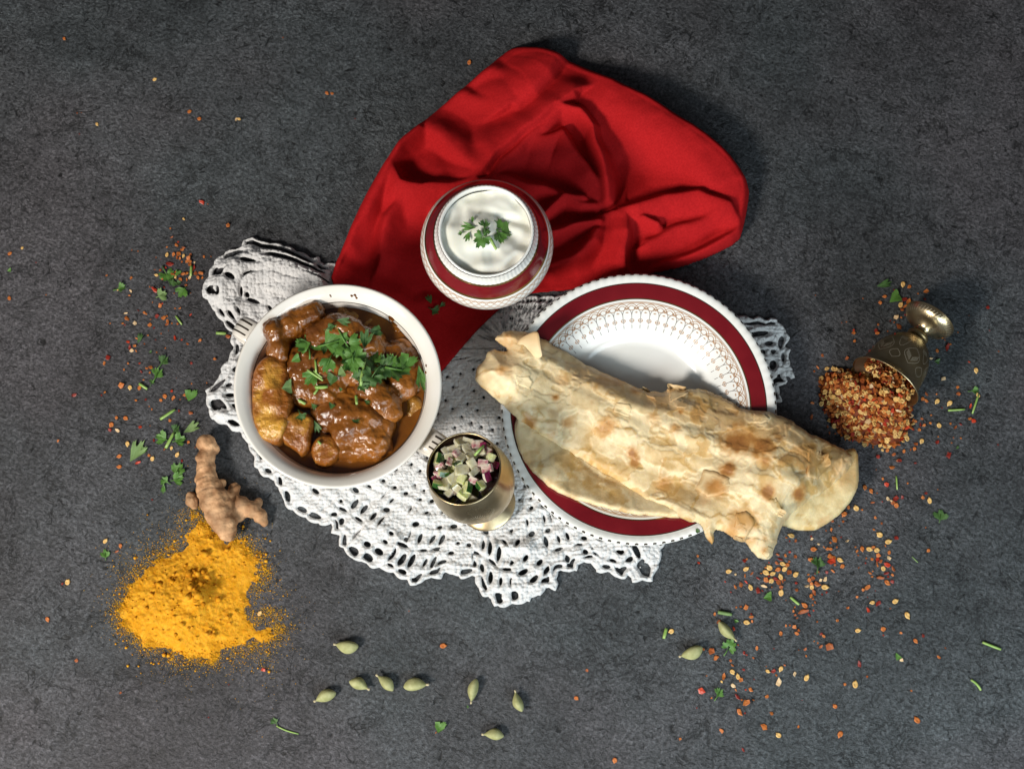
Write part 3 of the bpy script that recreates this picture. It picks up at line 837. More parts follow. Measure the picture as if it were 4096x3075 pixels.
    cut = [('large yellow potato chunk against the bowl side', [(250, 770), (300, 690), (380, 640), (470, 670), (505, 760), (492, 860), (525, 950), (500, 1080), (450, 1220), (400, 1245), (290, 1200), (250, 1080), (243, 900)], 51.5, (0.18, 0.05)),
           ('broken potato chunk beside the large yellow one', [(460, 1090), (560, 1020), (660, 1060), (685, 1110), (650, 1200), (655, 1260), (592, 1345), (540, 1290), (455, 1240)], 48.5, (-0.10, 0.12)),
           ('round potato chunk half sunk in the gravy edge', [(665, 1260), (730, 1190), (830, 1195), (875, 1270), (855, 1350), (780, 1410), (700, 1402), (658, 1330)], 47.0, (0.05, 0.15))]
    for i, (lab, pg, zt0, (sx, sy)) in enumerate(cut):
        Pg = smooth_poly(GP(pg, C_CUR, CZ + 0.046), 1); c0 = Pg.mean(0); Pg = c0 + (Pg - c0) * 1.10
        crease = 0.35 + 0.3 * i
        def zt(X, Y, d):
            x, y = (X - c0[0]) * 1000, (Y - c0[1]) * 1000
            fac = np.minimum(sx * x + sy * y, -0.25 * (x * math.cos(crease) + y * math.sin(crease)) + 1.2)
            e = np.sqrt(np.clip(1 - (1 - np.clip(d * 1000 / 2.4, 0, 1)) ** 2, 0, 1))
            return (zt0 + 2.2 + fac - 6 * (1 - e) + 1.3 * fbm(X / 0.007, Y / 0.007, 3, 200 + i) + 0.4 * fbm(X / 0.002, Y / 0.002, 2, 210 + i)) / 1000 + CZ
        V, F, n = slab(Pg, 0.0008, zt, lambda X, Y, d: 0 * X + 0.030 + CZ)
        dd = poly_dist(Pg, V[:, 0], V[:, 1])[0] * 1000
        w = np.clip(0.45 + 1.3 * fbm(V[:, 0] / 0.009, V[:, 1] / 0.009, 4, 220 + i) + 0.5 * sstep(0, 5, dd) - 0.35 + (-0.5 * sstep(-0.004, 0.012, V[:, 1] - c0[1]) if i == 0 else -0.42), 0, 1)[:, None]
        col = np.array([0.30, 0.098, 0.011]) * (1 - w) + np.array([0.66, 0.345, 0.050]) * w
        CUR_TREES.append(len(BVH))
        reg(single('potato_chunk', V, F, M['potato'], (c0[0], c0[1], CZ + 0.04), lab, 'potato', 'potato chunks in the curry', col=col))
    # streak of gravy on the inner wall
    t = [BVH[1 + 2]]
    for lab, pts, r in (('brown gravy drip drying on the inner wall of the bowl', [(1240, 345), (1262, 385), (1280, 420)], 22), ('yellowish gravy smear on the upper rim of the bowl', [(950, 185), (975, 180), (985, 200)], 9),
                        ('small gravy spot on the rim near the meat chunk', [(795, 182), (800, 190)], 6), ('gravy stain on the rim beside the long folded leaf', [(1490, 690), (1488, 740)], 9)):
        S = []
        for u, v in pts:
            h, nrm = cast(*C_CUR(u, v))
            S.append((h.x, h.y, h.z, r * kp * 1.2, r * kp * 1.6, 0.0006, 0.3))
        V, F = blob(S, 0.0004, 3)
        single('gravy_drip', V, F, M['sauce'], tuple(V.mean(0)), lab, 'sauce')
build_curry()

# ------------------------------------------------------------------ yogurt cup
YZ = 0.0078
def build_yogurt():
    root = thing('sugar_bowl', (YOG_C[0], YOG_C[1], YZ), 'round maroon banded china bowl of white yogurt standing on the red napkin', 'bowl')
    outer = spline([(0.01, 0.5), (15, 0.5), (16, 0), (17.5, 0), (18, 2), (24, 7), (32.5, 17), (37.3, 27), (38.5, 33.5), (37.6, 38.5), (35.6, 42.4)], 6)
    n_lat = len(outer)
    gold1 = [(35.3, 42.8), (35.0, 43.3)]
    red = spline([(34.8, 43.6), (33.2, 46.4), (31.2, 49.4), (30.2, 50.6)], 4)
    gold2 = [(30.0, 50.9), (29.6, 51.4)]
    coll = spline([(29.4, 51.7), (28.4, 53.6), (27.7, 56.0), (27.3, 58.2)], 4)
    dark = [(27.2, 58.6), (26.9, 59.3)]
    rim = spline([(26.6, 59.6), (26.0, 59.8), (25.5, 59.4), (25.2, 57.0), (26.5, 50), (28, 42), (24, 20), (0.01, 10)], 4)
    prof = outer + gold1 + red + gold2 + coll + dark + rim
    b = np.cumsum([0, len(outer), len(gold1), len(red), len(gold2), len(coll), len(dark)])
    def rm(th, i):
        if b[4] <= i <= b[6]:
            return 0.00010 * np.cos(72 * th), 0 * th
        return 0 * th, 0 * th
    V, F, seg = lathe(mmP(prof), 360, T(YOG_C[0], YOG_C[1], YZ), rm)
    mi = np.zeros(len(F), int)
    mi[(seg >= b[1] - 1) & (seg < b[2])] = 2
    mi[(seg >= b[2]) & (seg < b[3] - 1)] = 1
    mi[(seg >= b[3] - 1) & (seg < b[4])] = 2
    mi[seg == b[5]] = 3
    reg(part('body', V, F, [M['glaze'], M['maroon'], M['gold'], M['darkline']], root, mi=mi))
    # gilt lattice under the maroon band
    pr = np.array(outer)
    def surf(p):
        z = p[:, 1]; r = np.interp(z, pr[20:, 1], pr[20:, 0]) + 0.06
        return np.stack([r * np.cos(p[:, 0]), r * np.sin(p[:, 0]), z], 1) / 1000.0 + [YOG_C[0], YOG_C[1], YZ]
    N = 54; u = 2 * PI / N; paths = []
    f = np.linspace(0, 1, 8)
    for k in range(N):
        for s in (-1, 1):
            paths.append([(k * u + s * x * u * 1.5, 41.2 - 6.5 * x) for x in f])
            paths.append([(k * u + s * 0.5 * u * math.sin(x * PI), 35.5 - 4.5 * x) for x in f])
    paths += [[(a, zz) for a in np.linspace(0, 2 * PI, 240)] for zz in (40.9, 40.2)]
    V, F = ribbons(paths, 0.00032, surf)
    part('gilt_lattice', V, F, M['filigree'], root)
    # yogurt
    n, m = 90, 28
    V, F = [(0, 0)], []
    for j in range(1, m + 1):
        for k in range(n):
            t = 2 * PI * k / n; V.append((25.35 * j / m * math.cos(t), 25.35 * j / m * math.sin(t)))
    V = np.array(V); x, y = V[:, 0], V[:, 1]; r = np.hypot(x, y)
    xx, yy = x + 5 * fbm(x / 14, y / 14, 2, 1), y + 5 * fbm(x / 14, y / 14, 2, 2)
    z = 56.4 + 4.6 * fbm(xx / 14, yy / 14, 2, 33) + 1.3 * (1 - np.abs(fbm(xx / 10, yy / 20, 1, 35))) - 1.3 * sstep(19, 25, r) + 1.2 * np.exp(-((x + 3) ** 2 + (y - 14) ** 2) / 30)
    V = np.column_stack([x, y, z]) / 1000.0 + [YOG_C[0], YOG_C[1], YZ]
    for k in range(n): F.append((0, 1 + k, 1 + (k + 1) % n))
    for j in range(m - 1):
        for k in range(n):
            F.append((1 + j * n + k, 1 + (j + 1) * n + k, 1 + (j + 1) * n + (k + 1) % n, 1 + j * n + (k + 1) % n))
    reg(single('yogurt', V, F, M['yogurt'], (YOG_C[0], YOG_C[1], YZ + 0.055), 'thick white yogurt filling the maroon banded bowl', 'yogurt'))
build_yogurt()

# ------------------------------------------------------------------ flatbreads
BR_OUT = [(55, 610), (95, 540), (150, 450), (235, 480), (245, 455), (205, 430), (165, 395), (240, 350), (330, 365), (440, 400), (560, 450), (720, 540), (880, 610), (1000, 665), (1090, 668), (1130, 635), (1230, 660), (1300, 640), (1420, 695), (1530, 780),
          (1700, 800), (1850, 890), (2000, 940), (2130, 990), (2128, 1080), (2050, 1160), (1900, 1260), (1800, 1330), (1735, 1400), (1710, 1480), (1680, 1585), (1630, 1582), (1590, 1570), (1540, 1500), (1400, 1440), (1350, 1425), (1352, 1510), (1318, 1480), (1296, 1425),
          (1270, 1392), (1200, 1380), (1100, 1310), (980, 1260), (850, 1160), (700, 1070), (560, 990), (430, 930), (330, 860), (200, 740), (100, 660)]
BZ = 0.034
def ragged(P, amp, seed, it=1):
    P = smooth_poly(P, it); Q = []
    for a, b in zip(P, np.roll(P, -1, 0)):
        L = np.hypot(*(b - a)); k = max(1, int(L / 0.0016))
        for j in range(k): Q.append(a + (b - a) * j / k)
    Q = np.array(Q); t = np.roll(Q, -1, 0) - np.roll(Q, 1, 0); n = np.stack([t[:, 1], -t[:, 0]], 1) / (np.hypot(t[:, 0], t[:, 1])[:, None] + 1e-12)
    w = fbm(Q[:, 0] / 0.004, Q[:, 1] / 0.004, 3, seed)
    return Q + n * (w * amp)[:, None]
SPOTS = [(1480, 960, 110, .9), (1600, 990, 90, .9), (1850, 990, 110, .6), (1430, 1090, 45, .9), (1640, 1230, 42, .9), (1810, 1230, 45, 1), (1350, 1190, 60, .7), (1100, 1170, 50, .6), (920, 1000, 40, .9), (935, 1045, 32, .8), (560, 840, 42, .6), (360, 840, 42, .7),
         (215, 570, 48, .65), (780, 860, 60, .6), (1180, 780, 30, .9), (1280, 780, 60, .5), (760, 600, 80, .5), (850, 590, 60, .5), (540, 610, 40, .4), (1150, 870, 40, .6), (1520, 1390, 80, .5), (1450, 1440, 60, .55), (1640, 1470, 30, .6), (1640, 1530, 30, .6),
         (240, 380, 30, .6), (1700, 930, 40, .6), (2000, 960, 80, .5), (500, 700, 30, .8), (1040, 820, 50, .5), (1330, 1500, 35, .6), (940, 660, 40, .7), (400, 400, 40, .5), (700, 1270, 40, .5), (1720, 1050, 40, .5)]
def bread_col(X, Y, seed=0, spots=True, pale=0.0):
    n1 = fbm(X / 0.012, Y / 0.012, 4, 70 + seed); n2 = fbm(X / 0.03, Y / 0.03, 3, 90 + seed); n3 = fbm(X / 0.004, Y / 0.004, 3, 12 + seed)
    a, b = np.array([0.63, 0.39, 0.135]), np.array([0.84, 0.68, 0.415])
    jx, jy = 0.0012 * fbm(X / 0.004, Y / 0.004, 2, 61), 0.0012 * fbm(X / 0.004, Y / 0.004, 2, 62)
    al, ac = (X + jx) * axd[0] + (Y + jy) * axd[1], (X + jx) * axn[0] + (Y + jy) * axn[1]
    t1 = fbm(al / 0.024, ac / 0.015, 3, 5); t2 = fbm(al / 0.015, ac / 0.010, 3, 6); t3 = fbm(al / 0.010, ac / 0.007, 2, 66)
    sheet = 0.42 * sstep(-0.012, 0.012, t1) - 0.48 * sstep(0.208, 0.228, t1) + 0.30 * sstep(-0.258, -0.238, t1) - 0.42 * sstep(0.03, 0.05, t2) + 0.48 * sstep(0.22, 0.25, t2) + 0.22 * sstep(0.12, 0.15, t3)
    sheet = sheet + 0.35 * (np.exp(-(t1 / 0.012) ** 2) + np.exp(-((t2 - 0.04) / 0.014) ** 2) + np.exp(-((t1 - 0.218) / 0.012) ** 2))  # sheet edges picked out by highlights painted into the colour, not by relief
    t = np.clip(0.42 + 0.7 * n2 + 0.45 * n1 + 0.35 * n3 + pale + sheet, 0, 1)[:, None]
    c = a + (b - a) * t
    br = np.clip(n1 * 1.5 + 0.6 * n2 - 0.5, 0, 1) * 0.55
    if spots:
        for u, v, r, s in SPOTS:
            p = G(*C_BRD(u, v), BZ + 0.008)
            q = np.hypot((X - p[0]), (Y - p[1])) / (r * 0.1497e-3 / 1.3406 * 0.95)
            q = q + 0.55 * n1 + 0.35 * n3
            br = np.maximum(br, s * (1 - sstep(0.1, 1.35, q)))
    wv = (X - ax0[0]) * axn[0] + (Y - ax0[1]) * axn[1]
    br = np.maximum(br, 0.40 * sstep(0.006, 0.020, wv + 0.006 * n2) * np.clip(0.55 + 1.2 * n1 + 0.5 * n3, 0, 1)) if spots else br
    br = np.clip(br, 0, 1)[:, None]
    mid, dk = np.array([0.60, 0.30, 0.085]), np.array([0.33, 0.125, 0.03])
    c = c * (1 - np.minimum(br * 1.5, 1)) + mid * np.minimum(br * 1.5, 1)
    k = np.clip(br * 2 - 1.05, 0, 1)
    c = c * (1 - k) + dk * k
    return c * (1 + 0.10 * n3)[:, None]
BP = ragged(GP(BR_OUT, C_BRD, BZ), 0.0011, 41)
ax0, ax1 = GP([(110, 560)], C_BRD, BZ)[0], GP([(1900, 1240)], C_BRD, BZ)[0]
axd = (ax1 - ax0) / np.linalg.norm(ax1 - ax0); axl = np.linalg.norm(ax1 - ax0); axn = np.array([-axd[1], axd[0]])
def br_base(X, Y):
    r = np.hypot(X - PLATE_C[0], Y - PLATE_C[1]) * 1000
    a = ((X - ax0[0]) * axd[0] + (Y - ax0[1]) * axd[1]) / axl
    z = 15.5 + 11.7 * sstep(46, 75, r) - 16.0 * sstep(0.72, 1.06, a) * sstep(78, 120, r)
    return z
def br_top(X, Y, d):
    a = ((X - ax0[0]) * axd[0] + (Y - ax0[1]) * axd[1]) / axl
    w = (X - ax0[0]) * axn[0] + (Y - ax0[1]) * axn[1]
    dm = d * 1000
    z = br_base(X, Y) + 3.0 * np.sqrt(np.clip(dm / 2.0, 0, 1)) + 3.5 * (1 - (1 - np.clip(dm / 12.0, 0, 1)) ** 2) + 7.0 * np.clip(1 - np.sqrt((w * 1000 - 7 - 4 * np.sin(a * 5)) ** 2 + 9) / 30.0, 0, 1) * sstep(0, 14, dm)
    cr = fbm(a * 5 + 3, w / 0.016, 3, 17)                    # long creases running along the fold
    z = z + 1.5 * cr * sstep(1, 9, dm) - 1.0 * np.exp(-((w * 1000 - 5 - 6 * np.sin(a * 7)) / 3.6) ** 2) * sstep(2, 10, dm)
    # layers: small terraces where one sheet ends above the next
    t1 = fbm(X / 0.017, Y / 0.017, 4, 5); t2 = fbm(X / 0.010, Y / 0.010, 4, 6)
    jx, jy = 0.0012 * fbm(X / 0.004, Y / 0.004, 2, 61), 0.0012 * fbm(X / 0.004, Y / 0.004, 2, 62)
    al, ac = (X + jx) * axd[0] + (Y + jy) * axd[1], (X + jx) * axn[0] + (Y + jy) * axn[1]
    t1 = fbm(al / 0.024, ac / 0.015, 3, 5); t2 = fbm(al / 0.015, ac / 0.010, 3, 6); t3 = fbm(al / 0.010, ac / 0.007, 2, 66)
    lay = 0.55 * sstep(-0.010, 0.012, t1) + 0.45 * sstep(0.207, 0.228, t1) + 0.45 * sstep(-0.258, -0.237, t1) + 0.35 * sstep(0.03, 0.05, t2) + 0.3 * sstep(0.215, 0.24, t2)
    z = z + 0.95 * lay * sstep(0.5, 4, dm) - 1.2
    z = z + 0.4 * fbm(X / 0.012, Y / 0.012, 2, 44) * sstep(1, 6, dm) + 0.08 * fbm(X / 0.0022, Y / 0.0022, 2, 45)
    return z / 1000 + Z0 - 0.0036 + 0.0036
def build_bread():
    # the flat one lying in the dish
    und = [(300, 800), (275, 880), (285, 960), (330, 1070), (430, 1180), (560, 1260), (720, 1300), (900, 1345), (1050, 1358), (1220, 1375), (1300, 1280), (1200, 1100), (900, 900), (600, 800), (400, 760)]
    P = ragged(GP(und, C_BRD, 0.026), 0.0008, 42, 2)
    def zt(X, Y, d):
        r = np.hypot(X - PLATE_C[0], Y - PLATE_C[1]) * 1000
        z = np.maximum(plate_z(np.minimum(r, 76)), 9.5) + 1.2 + 3.0 * np.sqrt(np.clip(d * 1000 / 2.0, 0, 1))
        t1 = fbm(X / 0.02, Y / 0.02, 3, 8)
        z = z + 0.6 * sstep(-0.02, 0.03, t1) + 0.5 * sstep(0.2, 0.25, t1) + 0.8 * fbm(X / 0.016, Y / 0.016, 3, 9) * sstep(1, 6, d * 1000)
        return z / 1000 + Z0
    def zb(X, Y, d):
        r = np.hypot(X - PLATE_C[0], Y - PLATE_C[1]) * 1000
        return (np.maximum(plate_z(np.minimum(r, 76)), 9.5) + 0.7) / 1000 + Z0
    V, F, n = slab(P, 0.0011, zt, zb)
    reg(single('flatbread', V, F, M['bread'], (*P.mean(0), Z0 + 0.02), 'smooth pale flatbread lying flat in the maroon banded dish', 'flatbread', 'flatbreads', col=bread_col(V[:, 0], V[:, 1], 3, False)))
    # the folded one on top
    c = BP.mean(0)
    root = thing('flatbread', (c[0], c[1], Z0 + 0.027), 'long folded flaky flatbread with browned spots lying across the dish', 'flatbread', 'flatbreads')
    zb = lambda X, Y, d: (br_base(X, Y) - 0.4 + 0 * d) / 1000 + Z0
    V, F, n = slab(BP, 0.00060, br_top, zb)
    body = reg(part('folded_body', V, F, M['bread'], root, col=bread_col(V[:, 0], V[:, 1], 0)))
    # lower sheet sticking out at the end
    lob = [(1560, 1290), (1700, 1180), (1900, 1040), (2100, 985), (2133, 1000), (2138, 1120), (2136, 1200), (2060, 1330), (1960, 1400), (1890, 1435), (1800, 1432), (1735, 1415), (1650, 1400)]
    PL = ragged(GP(lob, C_BRD, 0.016), 0.0005, 43, 2)
    mm = 1000
    zl = lambda X, Y, d: (br_base(X, Y) - 5.0 + 3.6 * np.sqrt(np.clip(d * mm / 2.2, 0, 1)) + 2.2 * sstep(1, 14, d * mm) + 0.8 * fbm(X / 0.013, Y / 0.013, 3, 15) + 0.4 * sstep(0, 0.05, fbm(X / 0.015, Y / 0.015, 3, 16))) / mm + Z0
    zlb = lambda X, Y, d: (br_base(X, Y) - 6.2 + 0 * d) / mm + Z0
    V, F, n = slab(PL, 0.0011, zl, zlb)
    reg(part('lower_layer', V, F, M['bread'], root, col=bread_col(V[:, 0], V[:, 1], 5, True) * [0.97, 0.97, 0.88]))
    # flakes lifting from the surface
    rnd = random.Random(5)
    tree = [BVH[-2], BVH[-1]]
    spots = [(1150, 700, 75), (1185, 760, 55), (1290, 670, 40), (1400, 720, 45), (870, 790, 50), (760, 840, 60), (560, 830, 50), (530, 610, 45), (640, 590, 50), (1340, 1190, 75), (1500, 1420, 80), (1230, 1270, 60), (1680, 1310, 60), (1740, 1350, 40), (1890, 1240, 40),
             (1600, 830, 50), (1740, 860, 55), (1450, 1000, 60), (1900, 1090, 90), (1780, 1100, 60), (1180, 1010, 60), (960, 980, 50), (640, 1000, 40), (440, 640, 70), (390, 770, 55), (300, 470, 50), (1240, 900, 60), (1080, 830, 60), (720, 620, 70), (1000, 700, 40), (210, 650, 50),
             (1560, 1300, 70), (1350, 1350, 50), (330, 640, 50), (120, 620, 40), (1540, 1130, 55), (980, 1180, 55), (800, 1100, 45), (1330, 1460, 30), (1640, 1550, 30), (1950, 960, 50), (1020, 800, 45), (1290, 1040, 50), (460, 860, 40), (880, 620, 40)]
    keep = (0, 2, 4, 9, 10, 15, 18, 12, 33, 39, 1, 29)
    spots = [spots[q] for q in keep]
    while len(spots) < 12:
        u, v = rnd.uniform(100, 2050), rnd.uniform(400, 1520)
        p = G(*C_BRD(u, v), BZ); dd = poly_dist(BP[::4], np.array([p[0]]), np.array([p[1]]))[0][0]
        if dd > 0.004: spots.append((u, v, rnd.uniform(34, 66)))
    kp = 0.1497e-3 * 0.95 / 1.3406
    for i, (u, v, r) in enumerate(spots):
        h, nr = cast(*C_BRD(u, v), tree)
        R = r * kp * 1.25; a0 = rnd.uniform(0, 6.28); n = 30
        lift = rnd.uniform(0.03, 0.09) if i % 3 else rnd.uniform(0.12, 0.34)
        la = math.radians(rnd.choice([-40, 60, 140, -110]) + rnd.uniform(-40, 40)); ld = np.array([math.cos(la), math.sin(la)])
        elong = rnd.uniform(0.5, 0.9)
        rings = []
        nk = rnd.choice([4, 5, 6]); ca = sorted(2 * PI * (q + rnd.uniform(-0.3, 0.3)) / nk for q in range(nk))
        cor = [(rnd.uniform(0.6, 1.2) * math.cos(q), rnd.uniform(0.6, 1.2) * math.sin(q)) for q in ca]
        edge_pts = []
        for k in range(n):
            q = k / n * nk; q0 = int(q); fr = q - q0; A_, B_ = cor[q0 % nk], cor[(q0 + 1) % nk]; jg = rnd.uniform(0.93, 1.05)
            edge_pts.append(((A_[0] + (B_[0] - A_[0]) * fr) * jg, (A_[1] + (B_[1] - A_[1]) * fr) * jg))
        pts = [(0.0, 0.0)]
        for f in (0.35, 0.7, 1.0):
            for k in range(n):
                x, y = edge_pts[k][0] * f, edge_pts[k][1] * f * elong
                pts.append((x * math.cos(a0) - y * math.sin(a0), x * math.sin(a0) + y * math.cos(a0)))
        V = []
        for x, y in pts:
            X, Y = h.x + x * R, h.y + y * R
            best = None
            for tr in tree:
                q = tr.ray_cast(Vector((X, Y, 0.2)), Vector((0, 0, -1)))
                if q[0] is not None and (best is None or q[0].z > best): best = q[0].z
            z = (best if best is not None and best > h.z - 0.006 else h.z - 0.0012)
            s = max(0.0, x * ld[0] + y * ld[1] + 0.25)
            V.append((X, Y, z + 0.00006 + lift * R * s * s * 1.2))
        F = [(0, 1 + k, 1 + (k + 1) % n) for k in range(n)]
        for j in range(2):
            F += [(1 + j * n + k, 1 + (j + 1) * n + k, 1 + (j + 1) * n + (k + 1) % n, 1 + j * n + (k + 1) % n) for k in range(n)]
        V = np.array(V)
        col = bread_col(V[:, 0], V[:, 1], 0, True, pale=rnd.uniform(0.05, 0.4)) * [1.03, 1.0, 0.95]
        edge = np.zeros(len(V)); edge[1 + 2 * n:] = 1
        if i % 3 == 0:
            t = (edge * 0.35)[:, None]; col = col * (1 - t) + np.array([0.60, 0.30, 0.09]) * t
        o = part('flake', V, F, M['bread_flake'], root, col=col)
        m = o.modifiers.new('thickness', 'SOLIDIFY'); m.thickness = 0.00012; m.offset = -1
    # the torn curl standing up near the end
    h, nr = cast(*C_BRD(400, 460), tree)
    pts = []
    for (u, v, dz) in [(330, 400, 3), (370, 375, 7), (410, 362, 9), (280, 425, 2.0), (345, 425, 5), (415, 425, 9), (320, 465, 1.2), (375, 470, 5), (425, 480, 7), (380, 510, 1.5), (410, 515, 3), (432, 500, 5)]:
        p = G(*C_BRD(u, v), h.z + dz / 1000); pts.append((p[0], p[1], h.z + dz / 1000))
    F = [(0, 3, 4, 1), (1, 4, 5, 2), (3, 6, 7, 4), (4, 7, 8, 5), (6, 9, 10, 7), (7, 10, 11, 8)]
    V = np.array(pts)
    o = part('flake', V, [f[::-1] for f in F], M['bread_flake'], root, col=bread_col(V[:, 0], V[:, 1], 0, True, pale=0.4))
    m = o.modifiers.new('sub', 'SUBSURF'); m.levels = m.render_levels = 2
    m = o.modifiers.new('thickness', 'SOLIDIFY'); m.thickness = 0.0006
build_bread()

# ------------------------------------------------------------------ brass goblets
def axis_matrix(base, direction):
    z = Vector(direction).normalized(); q = Vector((0, 0, 1)).rotation_difference(z)
    return Matrix.Translation(Vector([float(c) for c in base])) @ q.to_matrix().to_4x4()
def build_goblet():
    H = 66.0
    top = G(1856, 1877, 0.067)
    base = np.array([GOB_F[0], GOB_F[1], Z0 + 0.0022])
    dv = top - base; dv[2] = 0.063
    lean = math.degrees(math.atan2(math.hypot(dv[0], dv[1]), dv[2]))
    print('goblet lean', lean)
    MX = axis_matrix(base, dv)
    root = thing('brass_goblet', base, 'engraved brass goblet of chopped salad leaning on the soup bowl handle', 'goblet', 'brass goblets')
    foot = spline([(0.01, 2.2), (12, 1.6), (16.2, 0.0), (16.9, 0.6), (16.4, 1.5), (13, 4.0), (8.0, 7.5), (5.2, 11.5)], 5)
    ring = spline([(5.0, 12.0), (6.4, 12.8), (6.4, 14.2), (5.2, 15.0)], 3)
    cup = spline([(5.6, 15.6), (11, 19), (18.5, 26), (22.6, 35), (23.7, 43), (23.2, 51), (21.9, 59), (20.9, 65)], 7)
    lip = [(20.8, 65.6), (20.5, 66.0), (20.0, 65.9), (19.9, 65.3)]
    ins = spline([(20.1, 64.0), (21.2, 58), (22.4, 50), (22.6, 42), (21, 35), (14, 26), (0.01, 22)], 3)
    for nm, pr, mt in (('foot', foot, M['brass']), ('stem', ring, M['brass']), ('cup', cup + lip, M['brass']), ('lining', ins, M['brass_in'])):
        V, F, _ = lathe(mmP(pr), 96, MX)
        reg(part(nm, V, F, mt, root))
    # engraved sprays on the belly
    pr = np.array(cup)
    R3, T3 = np.array(MX)[:3, :3], np.array(MX)[:3, 3]
    def surf(p):
        r = np.interp(p[:, 1], pr[:, 1], pr[:, 0]) + 0.05
        return (np.stack([r * np.cos(p[:, 0]), r * np.sin(p[:, 0]), p[:, 1]], 1) / 1000) @ R3.T + T3
    paths = []
    for k in range(9):
        t0 = k * 2 * PI / 9
        for j in range(13):
            a = math.radians(-80 + 160 * j / 12)
            paths.append([(t0 + math.sin(a) * x / 23.0, 45 + math.cos(a) * x * (1 if k % 2 else -1)) for x in np.linspace(3.0, 6.2, 4)])
        for j in range(8):
            paths.append([(t0 + 0.25 + j * 0.03 + x * 0.01, 40 + j * 1.1 + x * 3) for x in np.linspace(0, 1, 3)])
    V, F = ribbons(paths, 0.00022, surf)
    part('engraving', V, F, M['engrave'], root)
    # salad
    def P(x, y, z): return (np.array([x, y, z]) / 1000) @ R3.T + T3
    n, m = 48, 6
    V = [P(0, 0, 58.2)]; F = []
    for j in range(1, m + 1):
        for k in range(n): V.append(P(20.9 * j / m * math.cos(2 * PI * k / n), 20.9 * j / m * math.sin(2 * PI * k / n), 58.2 + 0.2 * math.sin(k + j)))
    for k in range(n): F.append((0, 1 + k, 1 + (k + 1) % n))
    for j in range(m - 1):
        for k in range(n): F.append((1 + j * n + k, 1 + (j + 1) * n + k, 1 + (j + 1) * n + (k + 1) % n, 1 + j * n + (k + 1) % n))
    single('salad_juice', V, F, M['juice'], tuple(V[0]), 'dark dressing around the chopped salad in the brass goblet', 'dressing')
    rnd = random.Random(9)
    def dice(seed, lx, ly, lz, curve):
        """a cut cube with rough edges; curved for onion; last face carries the skin"""
        r = random.Random(seed); V, F, mi = [], [], []
        nx, ny, nz = 4, 3, 2
        idx = {}
        def vid(i, j, k):
            if (i, j, k) not in idx:
                x, y, z = (i / nx - .5) * lx, (j / ny - .5) * ly, (k / nz - .5) * lz
                t = 1 - 0.04 * ((abs(i / nx - .5) * 2) ** 6 * (abs(j / ny - .5) * 2) ** 6)
                nv = mnoise.noise_vector(Vector((x * 0.35 + seed * 7.1, y * 0.35, z * 0.35)))
                z2 = z + curve * ((i / nx - .5) ** 2) * lx
                idx[(i, j, k)] = len(V)
                V.append(((x * t + nv.x * 0.35) / 1000, (y * t + nv.y * 0.35) / 1000, (z2 * t + nv.z * 0.3) / 1000))
            return idx[(i, j, k)]
        for i in range(nx):
            for j in range(ny):
                F.append((vid(i, j, 0), vid(i, j + 1, 0), vid(i + 1, j + 1, 0), vid(i + 1, j, 0))); mi.append(0)
                F.append((vid(i, j, nz), vid(i + 1, j, nz), vid(i + 1, j + 1, nz), vid(i, j + 1, nz))); mi.append(0)
        for i in range(nx):
            for k in range(nz):
                F.append((vid(i, 0, k), vid(i + 1, 0, k), vid(i + 1, 0, k + 1), vid(i, 0, k + 1))); mi.append(1)
                F.append((vid(i, ny, k), vid(i, ny, k + 1), vid(i + 1, ny, k + 1), vid(i + 1, ny, k))); mi.append(0)
        for j in range(ny):
            for k in range(nz):
                F.append((vid(0, j, k), vid(0, j, k + 1), vid(0, j + 1, k + 1), vid(0, j + 1, k))); mi.append(0)
                F.append((vid(nx, j, k), vid(nx, j + 1, k), vid(nx, j + 1, k + 1), vid(nx, j, k + 1))); mi.append(0)
        return V, F, mi
    cuc = [mesh('cucumber_dice', *dice(i, 7.2 + i % 3 * 0.9, 6.4, 4.6 + i % 2, 0.1)[:2], [M['cucumber'], M['cuc_skin' if i < 3 else 'cucumber']], smooth=False, mi=dice(i, 7.2 + i % 3 * 0.9, 6.4, 4.6 + i % 2, 0.1)[2]) for i in range(5)]
    on = [mesh('onion_piece', *dice(20 + i, 7.6 + i % 3 * 1.4, 5.6 + i % 2, 2.9, 0.22)[:2], [M['onion'], M['onion_pink' if i % 3 == 0 else 'onion']], smooth=False, mi=dice(20 + i, 7.6 + i % 3 * 1.4, 5.6 + i % 2, 2.9, 0.22)[2]) for i in range(5)]
    pk = [mesh('pink_onion_piece', *dice(40 + i, 7.4, 5.4, 2.9, 0.25)[:2], [M['onion_pink'], M['onion_purple']], smooth=False, mi=dice(40 + i, 7.4, 5.4, 2.9, 0.25)[2]) for i in range(3)]
    pu = [mesh('purple_onion_piece', *dice(60 + i, 7.4, 5.6, 2.6, 0.3)[:2], [M['onion_purple'], M['onion_pink']], smooth=False, mi=dice(60 + i, 7.4, 5.6, 2.6, 0.3)[2]) for i in range(3)]
    KIND = {'c': (cuc, 'cucumber_dice', 'cucumber', 'pale green cucumber dice in the brass goblet', 'cucumber dice in the goblet'),
            'w': (on, 'onion_piece', 'onion', 'translucent white onion piece in the brass goblet', 'white onion pieces in the goblet'),
            'p': (pk, 'onion_piece', 'onion', 'pink edged onion piece in the brass goblet', 'pink onion pieces in the goblet'),
            'u': (pu, 'onion_piece', 'onion', 'deep purple onion piece in the brass goblet', 'purple onion pieces in the goblet')}
